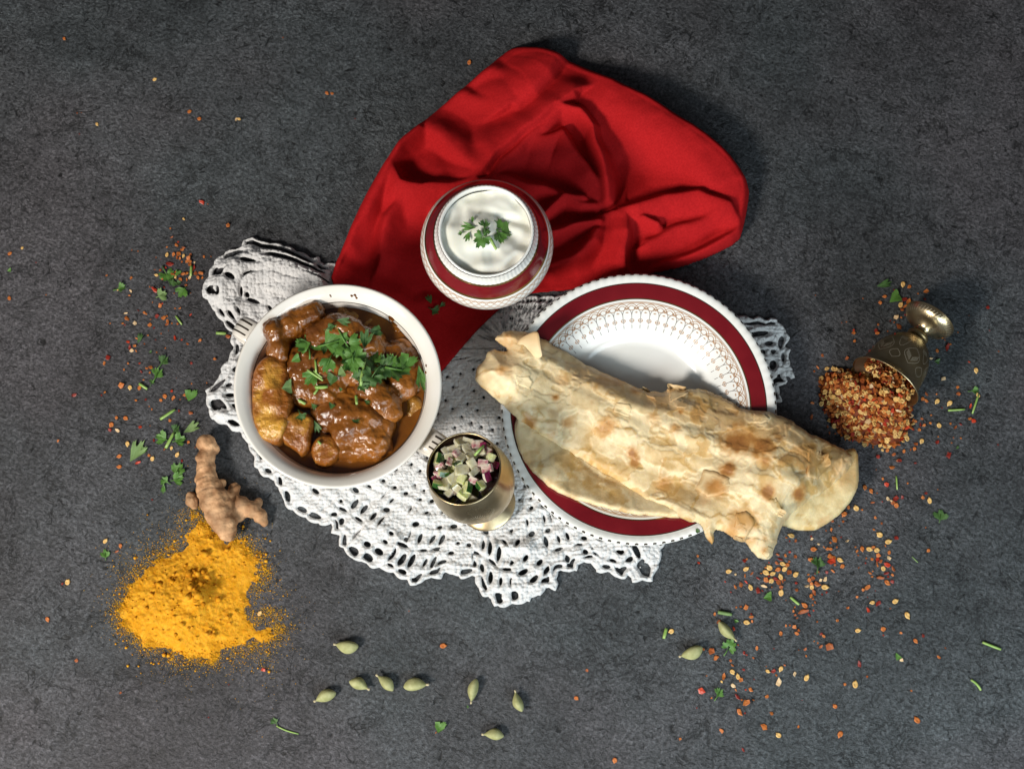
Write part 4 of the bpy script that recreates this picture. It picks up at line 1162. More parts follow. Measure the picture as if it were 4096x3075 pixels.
    # visible ones, in crop pixels
    lst = [(380, 440, 'w'), (560, 300, 'w'), (680, 340, 'w'), (780, 350, 'p'), (880, 390, 'u'), (950, 440, 'p'), (650, 430, 'w'), (540, 500, 'p'), (720, 540, 'w'), (440, 590, 'p'), (330, 640, 'p'), (560, 660, 'c'), (380, 740, 'c'), (620, 830, 'c'),
           (740, 650, 'w'), (870, 640, 'p'), (1000, 640, 'u'), (760, 750, 'w'), (920, 810, 'u'), (760, 850, 'p'), (850, 920, 'c'), (400, 870, 'w'), (290, 880, 'c'), (450, 980, 'w'), (640, 1020, 'c'), (560, 940, 'w'), (270, 520, 'c'), (480, 400, 'w'),
           (920, 700, 'p'), (820, 480, 'w'), (600, 560, 'w'), (500, 800, 'w'), (680, 940, 'c'), (960, 560, 'c'), (250, 780, 'u'), (420, 500, 'w'), (610, 720, 'w'), (300, 740, 'p')]
    for j, (u, v, k) in enumerate(lst):
        ms, nm, cat, lab, grp = KIND[k]
        w = np.array(G(*C_SAL(u, v), 0.066))
        loc = (w - T3) @ R3 * 1000
        rr = math.hypot(loc[0], loc[1])
        if rr > 16.4: loc[0] *= 16.4 / rr; loc[1] *= 16.4 / rr; rr = 16.4
        z = 62.5 + 2.6 * (1 - (rr / 17) ** 2) + rnd.uniform(-0.8, 1.5)
        o = put(nm, ms[j % len(ms)], None, P(loc[0], loc[1], z), (rnd.uniform(-0.6, 0.6), rnd.uniform(-0.6, 0.6), rnd.uniform(0, 6.28)), rnd.uniform(0.58, 0.86))
        if k == 'c': o.rotation_euler = (rnd.uniform(-1.2, -0.4), rnd.uniform(-0.4, 0.4), rnd.uniform(0, 6.28))
        wh = ' touching the rim' if rr > 11.5 else ' on top of the heap'
        tag(o, lab + wh, cat, grp + wh)
    for j in range(26):
        k = rnd.choice('wwwcp'); ms, nm, cat, lab, grp = KIND[k]
        a, r = rnd.uniform(0, 6.28), 17.0 * math.sqrt(rnd.random())
        o = put(nm, ms[j % len(ms)], None, P(r * math.cos(a), r * math.sin(a), 59.3 + 1.6 * (1 - (r / 17) ** 2)), (rnd.uniform(-0.5, 0.5), rnd.uniform(-0.5, 0.5), rnd.uniform(0, 6.28)), 0.8)
        tag(o, lab + ' half buried under other dice', cat, grp + ' half buried')
    V, F = tube([P(6, 7, 66.5), P(8.5, 9.5, 67.3), P(11, 12.5, 67.0)], [0.0007, 0.0008, 0.0006])
    single('coriander_sprig', V, F, M['stem'], tuple(V.mean(0)), 'short green coriander stem lying on the goblet salad', 'herb')
build_goblet()

MOUTH = G(*C_CUP(735, 965), 0.0225); FOOT = G(*C_CUP(1120, 425), 0.0155)
def build_fallen():
    ax = FOOT - MOUTH; L = np.linalg.norm(ax) * 1000
    print('fallen goblet length', L)
    k = L / 47.0
    MX = axis_matrix(MOUTH, ax)
    root = thing('brass_goblet', (MOUTH[0], MOUTH[1], 0.0), 'small tarnished brass goblet lying on its side spilling chilli flakes', 'goblet', 'brass goblets')
    cup_in = [(20.6, 0.2), (19.2, 2.5), (17.2, 7), (16.2, 13), (14, 20), (9, 27), (0.01, 30)]
    cup_out = [(21.3, -0.2), (21.5, 0.4), (20.6, 1.6), (18.9, 4), (17.9, 8), (17.3, 14), (15.6, 20.5), (11.5, 27), (7.5, 30.5), (5.0, 32)]
    ring = [(4.9, 32.2), (6.2, 33.0), (6.6, 34.0), (6.2, 35.0), (5.0, 35.6), (4.3, 36.8)]
    ft = [(4.3, 37.0), (5.2, 38.6), (7.8, 40.4), (11.4, 42.0), (14.0, 44.0), (15.4, 46.6), (15.5, 47.2), (14.8, 47.2), (12, 45.4), (0.01, 44)]
    sc = lambda pr: [(r, z * k) for r, z in pr]
    for nm, pr, mt in (('lining', spline(sc(cup_in), 4), M['brass_in']), ('cup', [(20.7, 0.1)] + spline(sc(cup_out), 5), M['brass_grey']), ('stem', spline(sc(ring), 4), M['brass_grey']), ('foot', spline(sc(ft), 5), M['brass'])):
        V, F, _ = lathe(mmP(pr), 88, MX)
        reg(part(nm, V, F, mt, root))
    R3, T3 = np.array(MX)[:3, :3], np.array(MX)[:3, 3]
    def mk(pr):
        pr = np.array(pr)
        def surf(p):
            r = np.interp(p[:, 1], pr[:, 1], pr[:, 0]) + 0.06
            return (np.stack([r * np.cos(p[:, 0]), r * np.sin(p[:, 0]), p[:, 1]], 1) / 1000) @ R3.T + T3
        return surf
    s1 = mk(spline(sc(cup_out), 5)[5:]); s2 = mk(spline(sc(ft), 5)[:30])
    p2 = [[(t + x * 0.10, (43.0 + 2.6 * x) * k) for x in np.linspace(0, 1, 5)] for t in np.arange(46) * 2 * PI / 46]
    V, F = ribbons(p2, 0.0003, s2); part('engraving', V, F, M['engrave'], root)
    p1 = []
    for q in range(6):
        t0 = q * PI / 3
        for sg in (-1, 1):
            p1.append([(t0 + sg * 0.30 * math.sin(x * PI) , (9 + 11 * x) * k) for x in np.linspace(0, 1, 12)])
            p1.append([(t0 + 0.52 + sg * 0.18 * math.sin(x * PI), (7 + 6 * x) * k) for x in np.linspace(0, 1, 10)])
            for j in range(6):
                p1.append([(t0 + sg * (0.04 + 0.035 * j) , (11 + 0.5 * j + 3 * x) * k) for x in np.linspace(0, 1, 3)])
            p1.append([(t0 + 0.52 + sg * 0.2 * x, (16 + 7 * x * x) * k) for x in np.linspace(0, 1, 8)])
        for j in range(7):
            p1.append([(t0 + 0.30 + 0.04 * j, (21 + 2.5 * x) * k) for x in np.linspace(0, 1, 3)])
    V, F = ribbons(p1, 0.00026, s1); part('engraving', V, F, M['engrave'], root)
    return MX
MXF = build_fallen()

# ------------------------------------------------------------------ chilli seeds and flakes
def seed_mesh(i, mat):
    n = 14; V = [(0, 0, 0.00075)]; F = []
    for j, (f, z) in enumerate(((0.5, 0.00082), (0.8, 0.0010), (1.0, 0.0006), (0.96, 0.0002), (0.5, 0.0))):
        for k in range(n):
            t = 2 * PI * k / n
            r = 0.00185 * f * (1 + 0.06 * math.sin(2 * t + i))
            if k == 0 and f > 0.7: r *= 1.0 + (0.32 if f >= .96 else .15)
            if k == 1 and f > 0.7: r *= 0.86
            V.append((r * math.cos(t), r * math.sin(t) * (0.9 - 0.06 * (i % 3)), z + 0.00012 * math.sin(3 * t + i)))
    V.append((0, 0, 0.0)); b = len(V) - 1
    F = [(0, 1 + k, 1 + (k + 1) % n) for k in range(n)]
    for j in range(4): F += [(1 + j * n + k, 1 + (j + 1) * n + k, 1 + (j + 1) * n + (k + 1) % n, 1 + j * n + (k + 1) % n) for k in range(n)]
    F += [(b, 1 + 4 * n + (k + 1) % n, 1 + 4 * n + k) for k in range(n)]
    return mesh('chilli_seed', V, F, mat)
def flake_arrays(i):
    """irregular curled shard about 4 mm long, with thickness"""
    r = random.Random(100 + i); n = r.choice([5, 6, 7])
    ang = sorted(2 * PI * (k + r.uniform(-0.35, 0.35)) / n for k in range(n))
    el = r.uniform(0.45, 0.95); ring = [(0.0021 * r.uniform(0.65, 1.15) * math.cos(a), 0.0021 * r.uniform(0.65, 1.15) * el * math.sin(a)) for a in ang]
    curl, tw = r.uniform(60, 190), r.uniform(-0.25, 0.25)
    zf = lambda x, y: curl * x * x + tw * y + 0.0003
    V = [(0, 0, zf(0, 0) + 0.00045)]
    V += [(x * .55, y * .55, zf(x * .55, y * .55) + 0.0005 * r.uniform(.6, 1.2)) for x, y in ring]
    V += [(x, y, zf(x, y) + 0.00025) for x, y in ring] + [(x * .95, y * .95, zf(x, y) - 0.00012) for x, y in ring] + [(0, 0, zf(0, 0) - 0.0002)]
    V = np.array(V); V[:, 2] -= V[:, 2].min()
    F = [(0, 1 + k, 1 + (k + 1) % n) for k in range(n)]
    for j in range(2): F += [(1 + j * n + k, 1 + (j + 1) * n + k, 1 + (j + 1) * n + (k + 1) % n, 1 + j * n + (k + 1) % n) for k in range(n)]
    F += [(3 * n + 1, 1 + 2 * n + (k + 1) % n, 1 + 2 * n + k) for k in range(n)]
    return V, F
NSH = 8
FLK = [flake_arrays(i) for i in range(NSH)]
SEEDM = {k: [seed_mesh(i, M['ch_' + k]) for i in range(3)] for k in 'yo'}
FLKM = {k: [mesh('chilli_flake', V, F, M['ch_' + k], smooth=False) for V, F in FLK] for k in 'onrbc'}
CWORD = {'o': 'orange', 'n': 'brown', 'r': 'dark red', 'b': 'bright red', 'c': 'pale cream'}
rc = random.Random(3)
PLACED = []; CRUMB = []; FLK_MIN = 15
def chilli(cr, data, where):
    """data: (u, v, kind, native size): kind s/t = yellow / orange seed, others flakes"""
    for (u, v, k, sz) in data:
        px, py = cr(u, v)
        p = G(px, py, 0.0005)
        z = 0.0001
        for (qx, qy, qz) in PLACED:
            if math.hypot(p[0] - qx, p[1] - qy) < 0.0021: z = max(z, qz + 0.0009)
        h, nr = cast(px, py)
        if h.z > 0.0004: p = np.array(h); z = h.z
        PLACED.append((p[0], p[1], z))
        rz = rc.uniform(0, 6.28)
        if k in 'st':
            o = put('chilli_seed', rc.choice(SEEDM['y' if k == 's' else 'o']), None, (p[0], p[1], z), (rc.uniform(-.12, .12), rc.uniform(-.12, .12), rz), sz / 28.5)
            w = 'pale yellow' if k == 's' else 'orange tinged'
            tag(o, 'flat %s chilli seed %s' % (w, where), 'chilli seed', '%s chilli seeds %s' % (w, where))
        else:
            s = sz / 30.0
            if sz < FLK_MIN:
                CRUMB.append((k, p[0], p[1], z, rz, s)); continue
            o = put('chilli_flake', rc.choice(FLKM[k]), None, (p[0], p[1], z), (rc.uniform(-.2, .2), rc.uniform(-.2, .2), rz), (s * rc.uniform(.85, 1.2), s, s))
            w = ('large ' if sz >= 29 else 'small ' if sz < 19 else '') + CWORD[k]
            tag(o, '%s chilli flake %s' % (w, where), 'chilli flake', '%s chilli flakes %s' % (w, where))

W1 = 'on the slate left of the doily flap'
chilli(C_A, [(742, 440, 's', 22), (625, 665, 's', 18), (830, 680, 's', 20), (925, 450, 's', 18), (965, 510, 't', 18), (1110, 640, 't', 18), (955, 645, 't', 20), (1085, 690, 't', 18), (930, 45, 's', 11), (815, 432, 't', 20), (890, 710, 't', 18), (960, 720, 'o', 18),
    (780, 150, 'o', 13), (795, 245, 'n', 16), (865, 297, 'b', 11), (848, 335, 'o', 24), (740, 355, 'o', 13), (905, 385, 'o', 24), (865, 430, 'o', 28), (855, 475, 'n', 22), (985, 480, 'o', 26), (890, 485, 'o', 15), (905, 520, 'n', 14), (995, 550, 'o', 26), (1040, 590, 'r', 28), (770, 540, 'r', 32), (725, 580, 'b', 12),
    (930, 365, 'n', 18), (1000, 440, 'n', 18), (665, 610, 'n', 18), (685, 705, 'o', 16), (920, 655, 'o', 22), (1060, 650, 'n', 22), (1130, 650, 'o', 22), (1130, 695, 'o', 14), (990, 690, 'c', 18), (950, 775, 'n', 20), (605, 605, 'n', 10), (815, 660, 'o', 12), (840, 640, 'n', 14), (800, 660, 'n', 12), (1045, 525, 'c', 14), (1000, 520, 'o', 18),
    (1420, 115, 'o', 22), (345, 695, 'o', 20), (70, 670, 'o', 13), (418, 400, 'o', 9), (350, 388, 'o', 7), (1150, 460, 't', 14), (1228, 460, 'o', 9), (620, 470, 'n', 7), (672, 490, 'r', 7), (340, 840, 'c', 18), (325, 890, 'o', 15), (195, 828, 's', 9), (605, 830, 'b', 38), (820, 865, 'n', 8), (1000, 862, 'n', 8), (580, 965, 'o', 9),
    (665, 1005, 'o', 24), (695, 985, 'b', 10), (830, 1032, 'o', 10), (880, 1035, 'o', 15), (423, 1055, 'r', 11), (490, 1080, 't', 15), (518, 1100, 'o', 10), (632, 1115, 'r', 26), (705, 1138, 'o', 24), (740, 1120, 'o', 12), (750, 1180, 'o', 20), (740, 1215, 'n', 20), (795, 1198, 'o', 10), (560, 1155, 'o', 9), (1000, 1105, 'b', 17),
    (285, 1085, 'c', 17), (298, 1150, 'o', 32), (248, 1200, 'o', 14), (388, 1200, 'c', 22), (548, 1220, 'o', 26), (598, 1247, 'r', 12), (110, 1200, 'o', 9), (278, 1220, 'b', 9), (856, 1205, 'n', 12), (530, 1330, 'o', 13), (675, 1312, 'n', 9), (615, 1380, 'r', 9), (757, 1278, 'n', 6), (830, 1365, 'b', 24), (905, 1380, 'b', 12),
    (1108, 1385, 't', 17), (968, 1428, 'n', 14), (1412, 1345, 'n', 32), (405, 1365, 'o', 16), (312, 1405, 'b', 18), (330, 1465, 'r', 26), (385, 1445, 'o', 22), (350, 1500, 'c', 20), (400, 1505, 'o', 14), (492, 1425, 'n', 9), (627, 1518, 'o', 11), (722, 1472, 'o', 9), (85, 1580, 'r', 34), (45, 1637, 'o', 20), (438, 1640, 'b', 13), (310, 1640, 'o', 10), (1010, 1640, 'r', 15), (1275, 1595, 'o', 14), (550, 795, 'o', 9), (710, 800, 'r', 12)], W1)
W2 = 'on the slate between the doily and the ginger root'
chilli(C_B, [(335, 290, 'o', 10), (290, 348, 'o', 13), (465, 370, 'r', 18), (520, 335, 'o', 17), (562, 325, 'o', 20), (550, 378, 'o', 12), (487, 450, 'o', 11), (265, 512, 'o', 34), (352, 527, 's', 22), (447, 530, 't', 22), (98, 575, 'o', 14), (65, 605, 'r', 11), (770, 565, 'b', 17), (703, 615, 't', 22), (663, 655, 't', 16),
    (790, 628, 'o', 24), (905, 602, 't', 17), (412, 655, 'o', 14), (512, 650, 'r', 15), (817, 433, 'n', 5), (972, 490, 'o', 8), (1125, 480, 'o', 9), (545, 717, 'o', 7), (572, 745, 'o', 12), (855, 648, 'o', 7), (845, 762, 'r', 16), (965, 785, 'n', 26), (215, 830, 't', 16), (308, 835, 't', 22), (165, 900, 't', 24), (150, 955, 'r', 18),
    (225, 960, 'c', 22), (455, 925, 'b', 20), (755, 860, 'o', 16), (553, 912, 'n', 6), (590, 1060, 'r', 14), (328, 1093, 's', 24), (940, 1075, 'o', 17), (770, 1135, 's', 17), (697, 1150, 'n', 13), (828, 1203, 's', 24), (245, 1218, 't', 22), (540, 1210, 'o', 18), (578, 1243, 's', 22), (432, 1282, 'b', 28), (877, 1265, 'r', 16), (245, 1325, 't', 22), (1010, 1130, 'n', 7), (575, 1655, 'r', 12), (1205, 242, 'o', 14), (918, 635, 'r', 9)], W2)
chilli(C_Q3, [(455, 673, 's', 24), (520, 693, 't', 20), (505, 718, 'n', 20), (585, 745, 't', 16), (292, 850, 's', 26), (270, 858, 'r', 15), (205, 1010, 't', 22), (330, 1190, 'n', 24), (520, 1328, 'n', 17), (1122, 985, 's', 24), (1138, 1230, 'b', 24), (900, 1434, 'r', 8), (988, 1292, 'r', 7), (250, 240, 'o', 16), (320, 42, 'r', 24)], 'on the slate around the turmeric heap')
chilli(C_Q3, [(1914, 1125, 't', 28), (1767, 975, 'n', 7), (1883, 1500, 'o', 10)], 'on the slate among the cardamom pods')
chilli(C_Q1, [(277, 167, 't', 18), (667, 343, 's', 20), (817, 482, 't', 20), (860, 513, 't', 20), (418, 536, 's', 18), (1018, 516, 'c', 22), (1032, 516, 's', 18), (1410, 402, 't', 20), (1432, 405, 'o', 20), (2025, 270, 't', 24), (332, 488, 'n', 9), (350, 486, 'n', 7), (342, 578, 'r', 8), (870, 872, 'b', 32), (896, 880, 'o', 8), (792, 945, 's', 10), (735, 986, 'o', 10), (985, 970, 'o', 20), (1532, 512, 'r', 8), (1220, 163, 'n', 8), (42, 1094, 't', 20), (95, 1070, 's', 14), (40, 1287, 't', 20), (155, 1132, 'r', 9), (198, 1272, 'o', 6)], 'far out on the bare slate above the doily flap')
W3 = 'on the slate below the folded flatbread'
chilli(C_C, [(678, 740, 's', 25), (898, 710, 's', 26), (287, 548, 'o', 15), (300, 632, 'b', 17), (880, 605, 'r', 20), (905, 590, 'o', 14), (765, 780, 'c', 12), (885, 800, 'o', 18), (970, 770, 'n', 19), (1050, 830, 'r', 18), (900, 875, 'b', 18), (635, 870, 'b', 10), (765, 940, 'o', 24), (835, 910, 'n', 24), (955, 945, 's', 27), (1050, 980, 'r', 34),
    (708, 1003, 'b', 8), (1195, 695, 's', 28), (1150, 755, 's', 29), (1235, 770, 's', 25), (1360, 645, 's', 26), (1385, 710, 's', 26), (1305, 715, 't', 24), (1335, 810, 's', 27), (1220, 860, 's', 24), (1420, 660, 't', 20), (1440, 750, 'n', 26), (1525, 780, 's', 27), (1145, 850, 'o', 26), (1125, 925, 'c', 30), (1310, 880, 'n', 28), (1270, 830, 'r', 24),
    (1340, 1010, 's', 29), (1340, 940, 'n', 22), (1280, 630, 'n', 22), (1330, 590, 'r', 24), (1300, 530, 'n', 22), (1190, 630, 'b', 9), (1145, 690, 'o', 11), (1400, 540, 'o', 20), (1450, 500, 'b', 16), (1520, 550, 'n', 19), (1445, 615, 'n', 16), (1090, 765, 'o', 11), (1190, 800, 'r', 12), (1360, 870, 'n', 18), (1380, 850, 'n', 14), (1225, 940, 'n', 7),
    (1470, 290, 's', 28), (1410, 315, 'o', 13), (1525, 355, 'n', 18), (1450, 360, 'r', 11), (1730, 330, 'c', 20), (1720, 300, 'r', 12), (1815, 395, 'c', 14), (1750, 460, 't', 27), (1885, 435, 'o', 13), (1930, 455, 't', 17), (1965, 460, 't', 17), (2020, 340, 'o', 30), (1965, 380, 'n', 12), (2045, 435, 'n', 13), (2175, 360, 'c', 22), (1978, 208, 'o', 18), (1985, 105, 'n', 19), (2125, 110, 'n', 14), (2138, 20, 't', 24), (2078, 165, 'n', 10), (1910, 225, 'n', 11),
    (2100, 310, 'r', 10), (1712, 590, 'o', 34), (1960, 550, 'o', 28), (2010, 575, 'o', 26), (1975, 610, 'b', 44), (2085, 597, 's', 27), (2118, 675, 't', 21), (2022, 660, 'n', 16), (1920, 755, 'r', 17), (1995, 735, 'o', 20), (1808, 745, 't', 13), (1685, 780, 'o', 12), (1770, 770, 'n', 8), (1530, 890, 'r', 14), (1540, 975, 'n', 20),
    (1700, 850, 'o', 24), (1745, 830, 'n', 22), (1840, 850, 'c', 22), (1900, 840, 'c', 28), (1665, 930, 'c', 26), (1730, 940, 's', 22), (1790, 900, 'n', 38), (1895, 940, 's', 30), (1760, 1010, 'n', 34), (1720, 1050, 't', 19), (1915, 1005, 'r', 14), (1720, 900, 'o', 18), (1860, 1030, 'r', 10), (1740, 1090, 'n', 14), (1770, 1130, 'n', 14), (1740, 1165, 'o', 11),
    (1640, 1170, 't', 28), (1620, 1245, 'n', 44), (1695, 1290, 'r', 19), (1500, 1245, 'o', 17), (1515, 1195, 'o', 10), (1520, 1290, 'n', 16), (1540, 1330, 'n', 13), (1750, 1235, 'b', 9), (895, 1200, 'o', 30), (830, 1185, 'n', 14), (775, 1195, 'o', 10), (965, 1280, 'r', 13), (960, 1320, 'o', 20), (978, 1370, 'o', 15), (905, 1385, 's', 27), (500, 1280, 'o', 17), (745, 1465, 'b', 20), (560, 1375, 'n', 22),
    (2072, 990, 'n', 7), (2050, 1360, 'o', 15), (2185, 1200, 'n', 15), (1800, 1375, 'n', 11), (1405, 1105, 'n', 7), (1105, 985, 'r', 12)], W3)
W4 = 'on the slate near the two stray cardamom pods'
chilli(C_D, [(237, 203, 's', 25), (590, 403, 't', 14), (680, 420, 'n', 34), (728, 500, 'o', 32), (860, 268, 'o', 10), (975, 353, 'n', 11), (1185, 390, 'o', 19), (1040, 440, 'r', 22), (1068, 465, 'b', 8), (1143, 497, 'n', 14), (1372, 395, 'r', 9), (895, 530, 'n', 18), (910, 580, 'o', 20), (912, 652, 's', 24), (815, 708, 'o', 34), (972, 705, 's', 25), (1002, 735, 'o', 24),
    (793, 760, 's', 12), (920, 800, 'c', 26), (948, 852, 'o', 15), (1112, 847, 'o', 27), (1057, 850, 'b', 10), (962, 925, 'r', 32), (1017, 962, 't', 9), (1045, 970, 'o', 10), (1062, 998, 'o', 34), (1143, 963, 'o', 12), (985, 1090, 'o', 34), (1052, 1110, 'r', 10), (1037, 628, 'r', 18), (1303, 645, 's', 20), (1365, 640, 'r', 26), (1448, 617, 's', 25), (1490, 578, 'n', 15), (1398, 688, 'o', 14),
    (1600, 672, 'c', 24), (1425, 775, 'c', 40), (1732, 718, 's', 29), (1290, 928, 'o', 21), (1347, 1112, 'o', 19), (1152, 735, 'r', 6), (627, 695, 'o', 9), (567, 868, 'b', 34), (680, 942, 'o', 11), (518, 1052, 'r', 9), (790, 1300, 'o', 27), (1268, 1260, 'o', 30), (1422, 1353, 's', 25), (1640, 1258, 'o', 14), (335, 1392, 'o', 17), (1030, 1515, 'r', 22), (1683, 965, 'b', 5), (1288, 592, 'n', 7),
    (1450, 230, 'o', 24), (1505, 145, 'o', 16), (1548, 140, 'n', 13), (1595, 155, 'o', 22), (1620, 228, 'o', 22), (1645, 195, 'n', 14), (1895, 232, 'r', 22), (1918, 257, 't', 17), (1990, 370, 'n', 48), (1858, 333, 'o', 11), (1888, 372, 'n', 18), (1716, 405, 'n', 20), (1730, 478, 'o', 13), (1645, 410, 'n', 6), (1816, 313, 'o', 8)], W4)
W5 = 'on the slate right of the flatbread end'
chilli(C_E, [(503, 65, 'r', 24), (650, 42, 'n', 18), (700, 97, 'n', 26), (857, 123, 'r', 16), (1175, 48, 'r', 32), (635, 165, 'o', 28), (487, 185, 'n', 9), (547, 272, 'o', 16), (587, 327, 'b', 24), (785, 315, 'o', 10), (378, 352, 't', 23), (438, 387, 't', 23), (495, 408, 'n', 11), (1072, 373, 'o', 7), (958, 408, 'r', 18), (930, 450, 'o', 22), (993, 478, 's', 27), (595, 462, 'c', 24), (668, 455, 'r', 34),
    (735, 448, 'r', 23), (678, 523, 't', 24), (645, 500, 'n', 24), (625, 480, 'c', 16), (453, 497, 'n', 20), (545, 487, 'b', 8), (297, 550, 's', 27), (353, 565, 'o', 14), (222, 540, 't', 19), (182, 605, 't', 25), (477, 638, 'o', 17), (538, 693, 'n', 14), (465, 752, 'o', 13), (520, 802, 's', 28), (600, 867, 's', 30), (680, 832, 'r', 26), (575, 907, 'o', 12), (957, 732, 'o', 7), (983, 950, 't', 17),
    (290, 918, 'o', 12), (305, 955, 'o', 18), (353, 935, 't', 24), (420, 938, 's', 27), (492, 948, 's', 25), (458, 920, 't', 18), (505, 1000, 'o', 24), (445, 1035, 'o', 20), (500, 1035, 'b', 24), (610, 970, 't', 18), (610, 1020, 'c', 28), (525, 1055, 'n', 24), (590, 1090, 'b', 32), (645, 1125, 'n', 30), (553, 1122, 's', 24), (583, 1168, 'r', 24), (525, 1210, 'n', 34), (640, 1185, 'o', 17), (600, 1200, 'r', 13), (590, 1255, 't', 28), (640, 1248, 'r', 18),
    (500, 1095, 'o', 14), (490, 1070, 'n', 14), (428, 1165, 'o', 19), (450, 1150, 'o', 9), (447, 1200, 'o', 12), (320, 1115, 'n', 11), (385, 1073, 'r', 9), (315, 995, 'n', 13), (393, 1025, 'n', 10), (403, 1305, 'o', 28), (362, 1325, 'o', 15), (480, 1333, 'r', 8), (305, 1392, 'o', 15), (450, 1445, 's', 23), (510, 1450, 'r', 30), (667, 1433, 's', 27), (412, 1520, 'b', 25), (217, 1497, 'o', 15), (622, 1500, 'n', 10), (780, 1565, 's', 31), (115, 1617, 'o', 15), (405, 1393, 'r', 7)], W5)
chilli(C_F, [(128, 83, 'o', 16), (350, 188, 's', 24), (618, 175, 'o', 28), (622, 237, 'b', 9), (807, 215, 'o', 18), (1045, 243, 'r', 18), (963, 297, 't', 22), (1280, 373, 'n', 11), (1208, 472, 'o', 17), (810, 500, 'c', 20), (365, 548, 'r', 30), (447, 677, 'n', 12), (213, 762, 'o', 19), (320, 760, 's', 32), (918, 826, 'o', 13), (107, 993, 't', 21), (978, 1140, 't', 30), (162, 1288, 't', 30)], 'on the bare lower slate below the chilli heap')
chilli(C_DSP, [(1245, 1507, 't', 20), (1268, 1447, 'n', 17), (1328, 1641, 't', 24)], 'on the slate below the doily points')
W6 = 'on the slate around the fallen goblet'
chilli(C_CUP, [(890, 122, 's', 26), (945, 143, 't', 20), (1088, 183, 'o', 34), (1020, 203, 'o', 10), (812, 170, 'r', 10), (733, 228, 't', 20), (695, 282, 'o', 24), (870, 300, 's', 27), (900, 255, 'r', 26), (935, 275, 'o', 30), (905, 315, 'o', 24), (880, 340, 'n', 20), (1077, 250, 'r', 16), (907, 385, 'r', 13), (830, 410, 'c', 24), (875, 408, 'o', 13), (812, 450, 'n', 10), (780, 437, 'r', 13), (857, 490, 'n', 28), (675, 472, 'o', 15),
    (465, 540, 'o', 20), (460, 520, 'b', 12), (655, 520, 'r', 20), (665, 547, 't', 20), (472, 613, 'o', 16), (757, 527, 'n', 10), (820, 553, 'r', 12), (402, 447, 'o', 10), (360, 453, 'n', 8), (135, 217, 'n', 7), (545, 245, 'o', 8), (600, 700, 'r', 15), (632, 660, 'r', 10), (405, 760, 'n', 24), (192, 735, 'n', 18), (155, 840, 'o', 18), (232, 850, 's', 22), (125, 875, 'n', 12), (1620, 325, 'r', 24), (1460, 392, 'n', 6), (1365, 537, 'o', 8), (1637, 520, 'r', 7),
    (1228, 588, 'o', 12), (1272, 665, 'r', 36), (1300, 640, 'o', 14), (1185, 697, 't', 18), (1185, 655, 'n', 8), (1460, 792, 'b', 13), (1130, 762, 'c', 18), (1520, 865, 's', 25), (1240, 935, 'c', 30), (1362, 1010, 'o', 20), (1370, 1065, 'n', 20), (1092, 1070, 'n', 24), (1060, 1110, 't', 18), (1090, 1130, 'o', 20), (1185, 1132, 's', 26), (1292, 1147, 's', 28), (1537, 1080, 's', 22), (1472, 1173, 'b', 22), (1465, 1285, 'o', 20), (1500, 1300, 'b', 24), (1227, 1188, 'r', 8), (1133, 1253, 'o', 12), (1053, 1285, 'n', 17),
    (1128, 1320, 'o', 16), (1200, 1340, 's', 24), (1040, 1335, 'r', 20), (1073, 1337, 't', 16), (1030, 1375, 'o', 18), (1340, 1360, 'n', 22), (1387, 1330, 'r', 18), (1300, 1325, 'o', 12), (995, 1303, 't', 18), (975, 1370, 'r', 18), (1052, 1475, 's', 24), (1000, 1500, 'n', 24), (1182, 1485, 'r', 24), (1310, 1490, 'o', 11), (1390, 1450, 'o', 12), (1195, 1437, 'o', 9), (1327, 1445, 'n', 8), (898, 1562, 't', 17), (755, 1555, 't', 18), (712, 1552, 's', 14), (990, 1540, 't', 18), (955, 1550, 'n', 13),
    (810, 1590, 'n', 17), (675, 1612, 'r', 24), (855, 1645, 'r', 26), (1280, 1597, 'r', 30), (100, 1270, 'n', 28), (112, 1145, 'o', 20), (255, 1405, 'n', 16), (240, 1350, 'n', 15), (1715, 700, 'n', 9), (1710, 1505, 'r', 11), (1180, 1070, 'o', 9), (205, 920, 'n', 16), (305, 1410, 'n', 12), (630, 1525, 'n', 14)], W6)

def build_crumbs():
    V, F, C, nb = [], [], [], 0
    for i, (k, x, y, z, a, sc) in enumerate(CRUMB):
        v, f = FLK[i % NSH]; c, sn = math.cos(a), math.sin(a)
        v = v * sc; V.append(np.stack([v[:, 0] * c - v[:, 1] * sn + x, v[:, 0] * sn + v[:, 1] * c + y, v[:, 2] + z], 1))
        F += [tuple(nb + q for q in g) for g in f]; nb += len(v)
        C.append(np.tile((np.array(CH[k][0]) + np.array(CH[k][1])) / 2, (len(v), 1)))
    single('chilli_crumbs', np.concatenate(V), F, M['heap'], (0, 0, 0), 'tiny chilli crumbs sprinkled between the larger flakes on the slate', 'chilli flakes', None, 'stuff', smooth=False, col=np.concatenate(C))
build_crumbs()

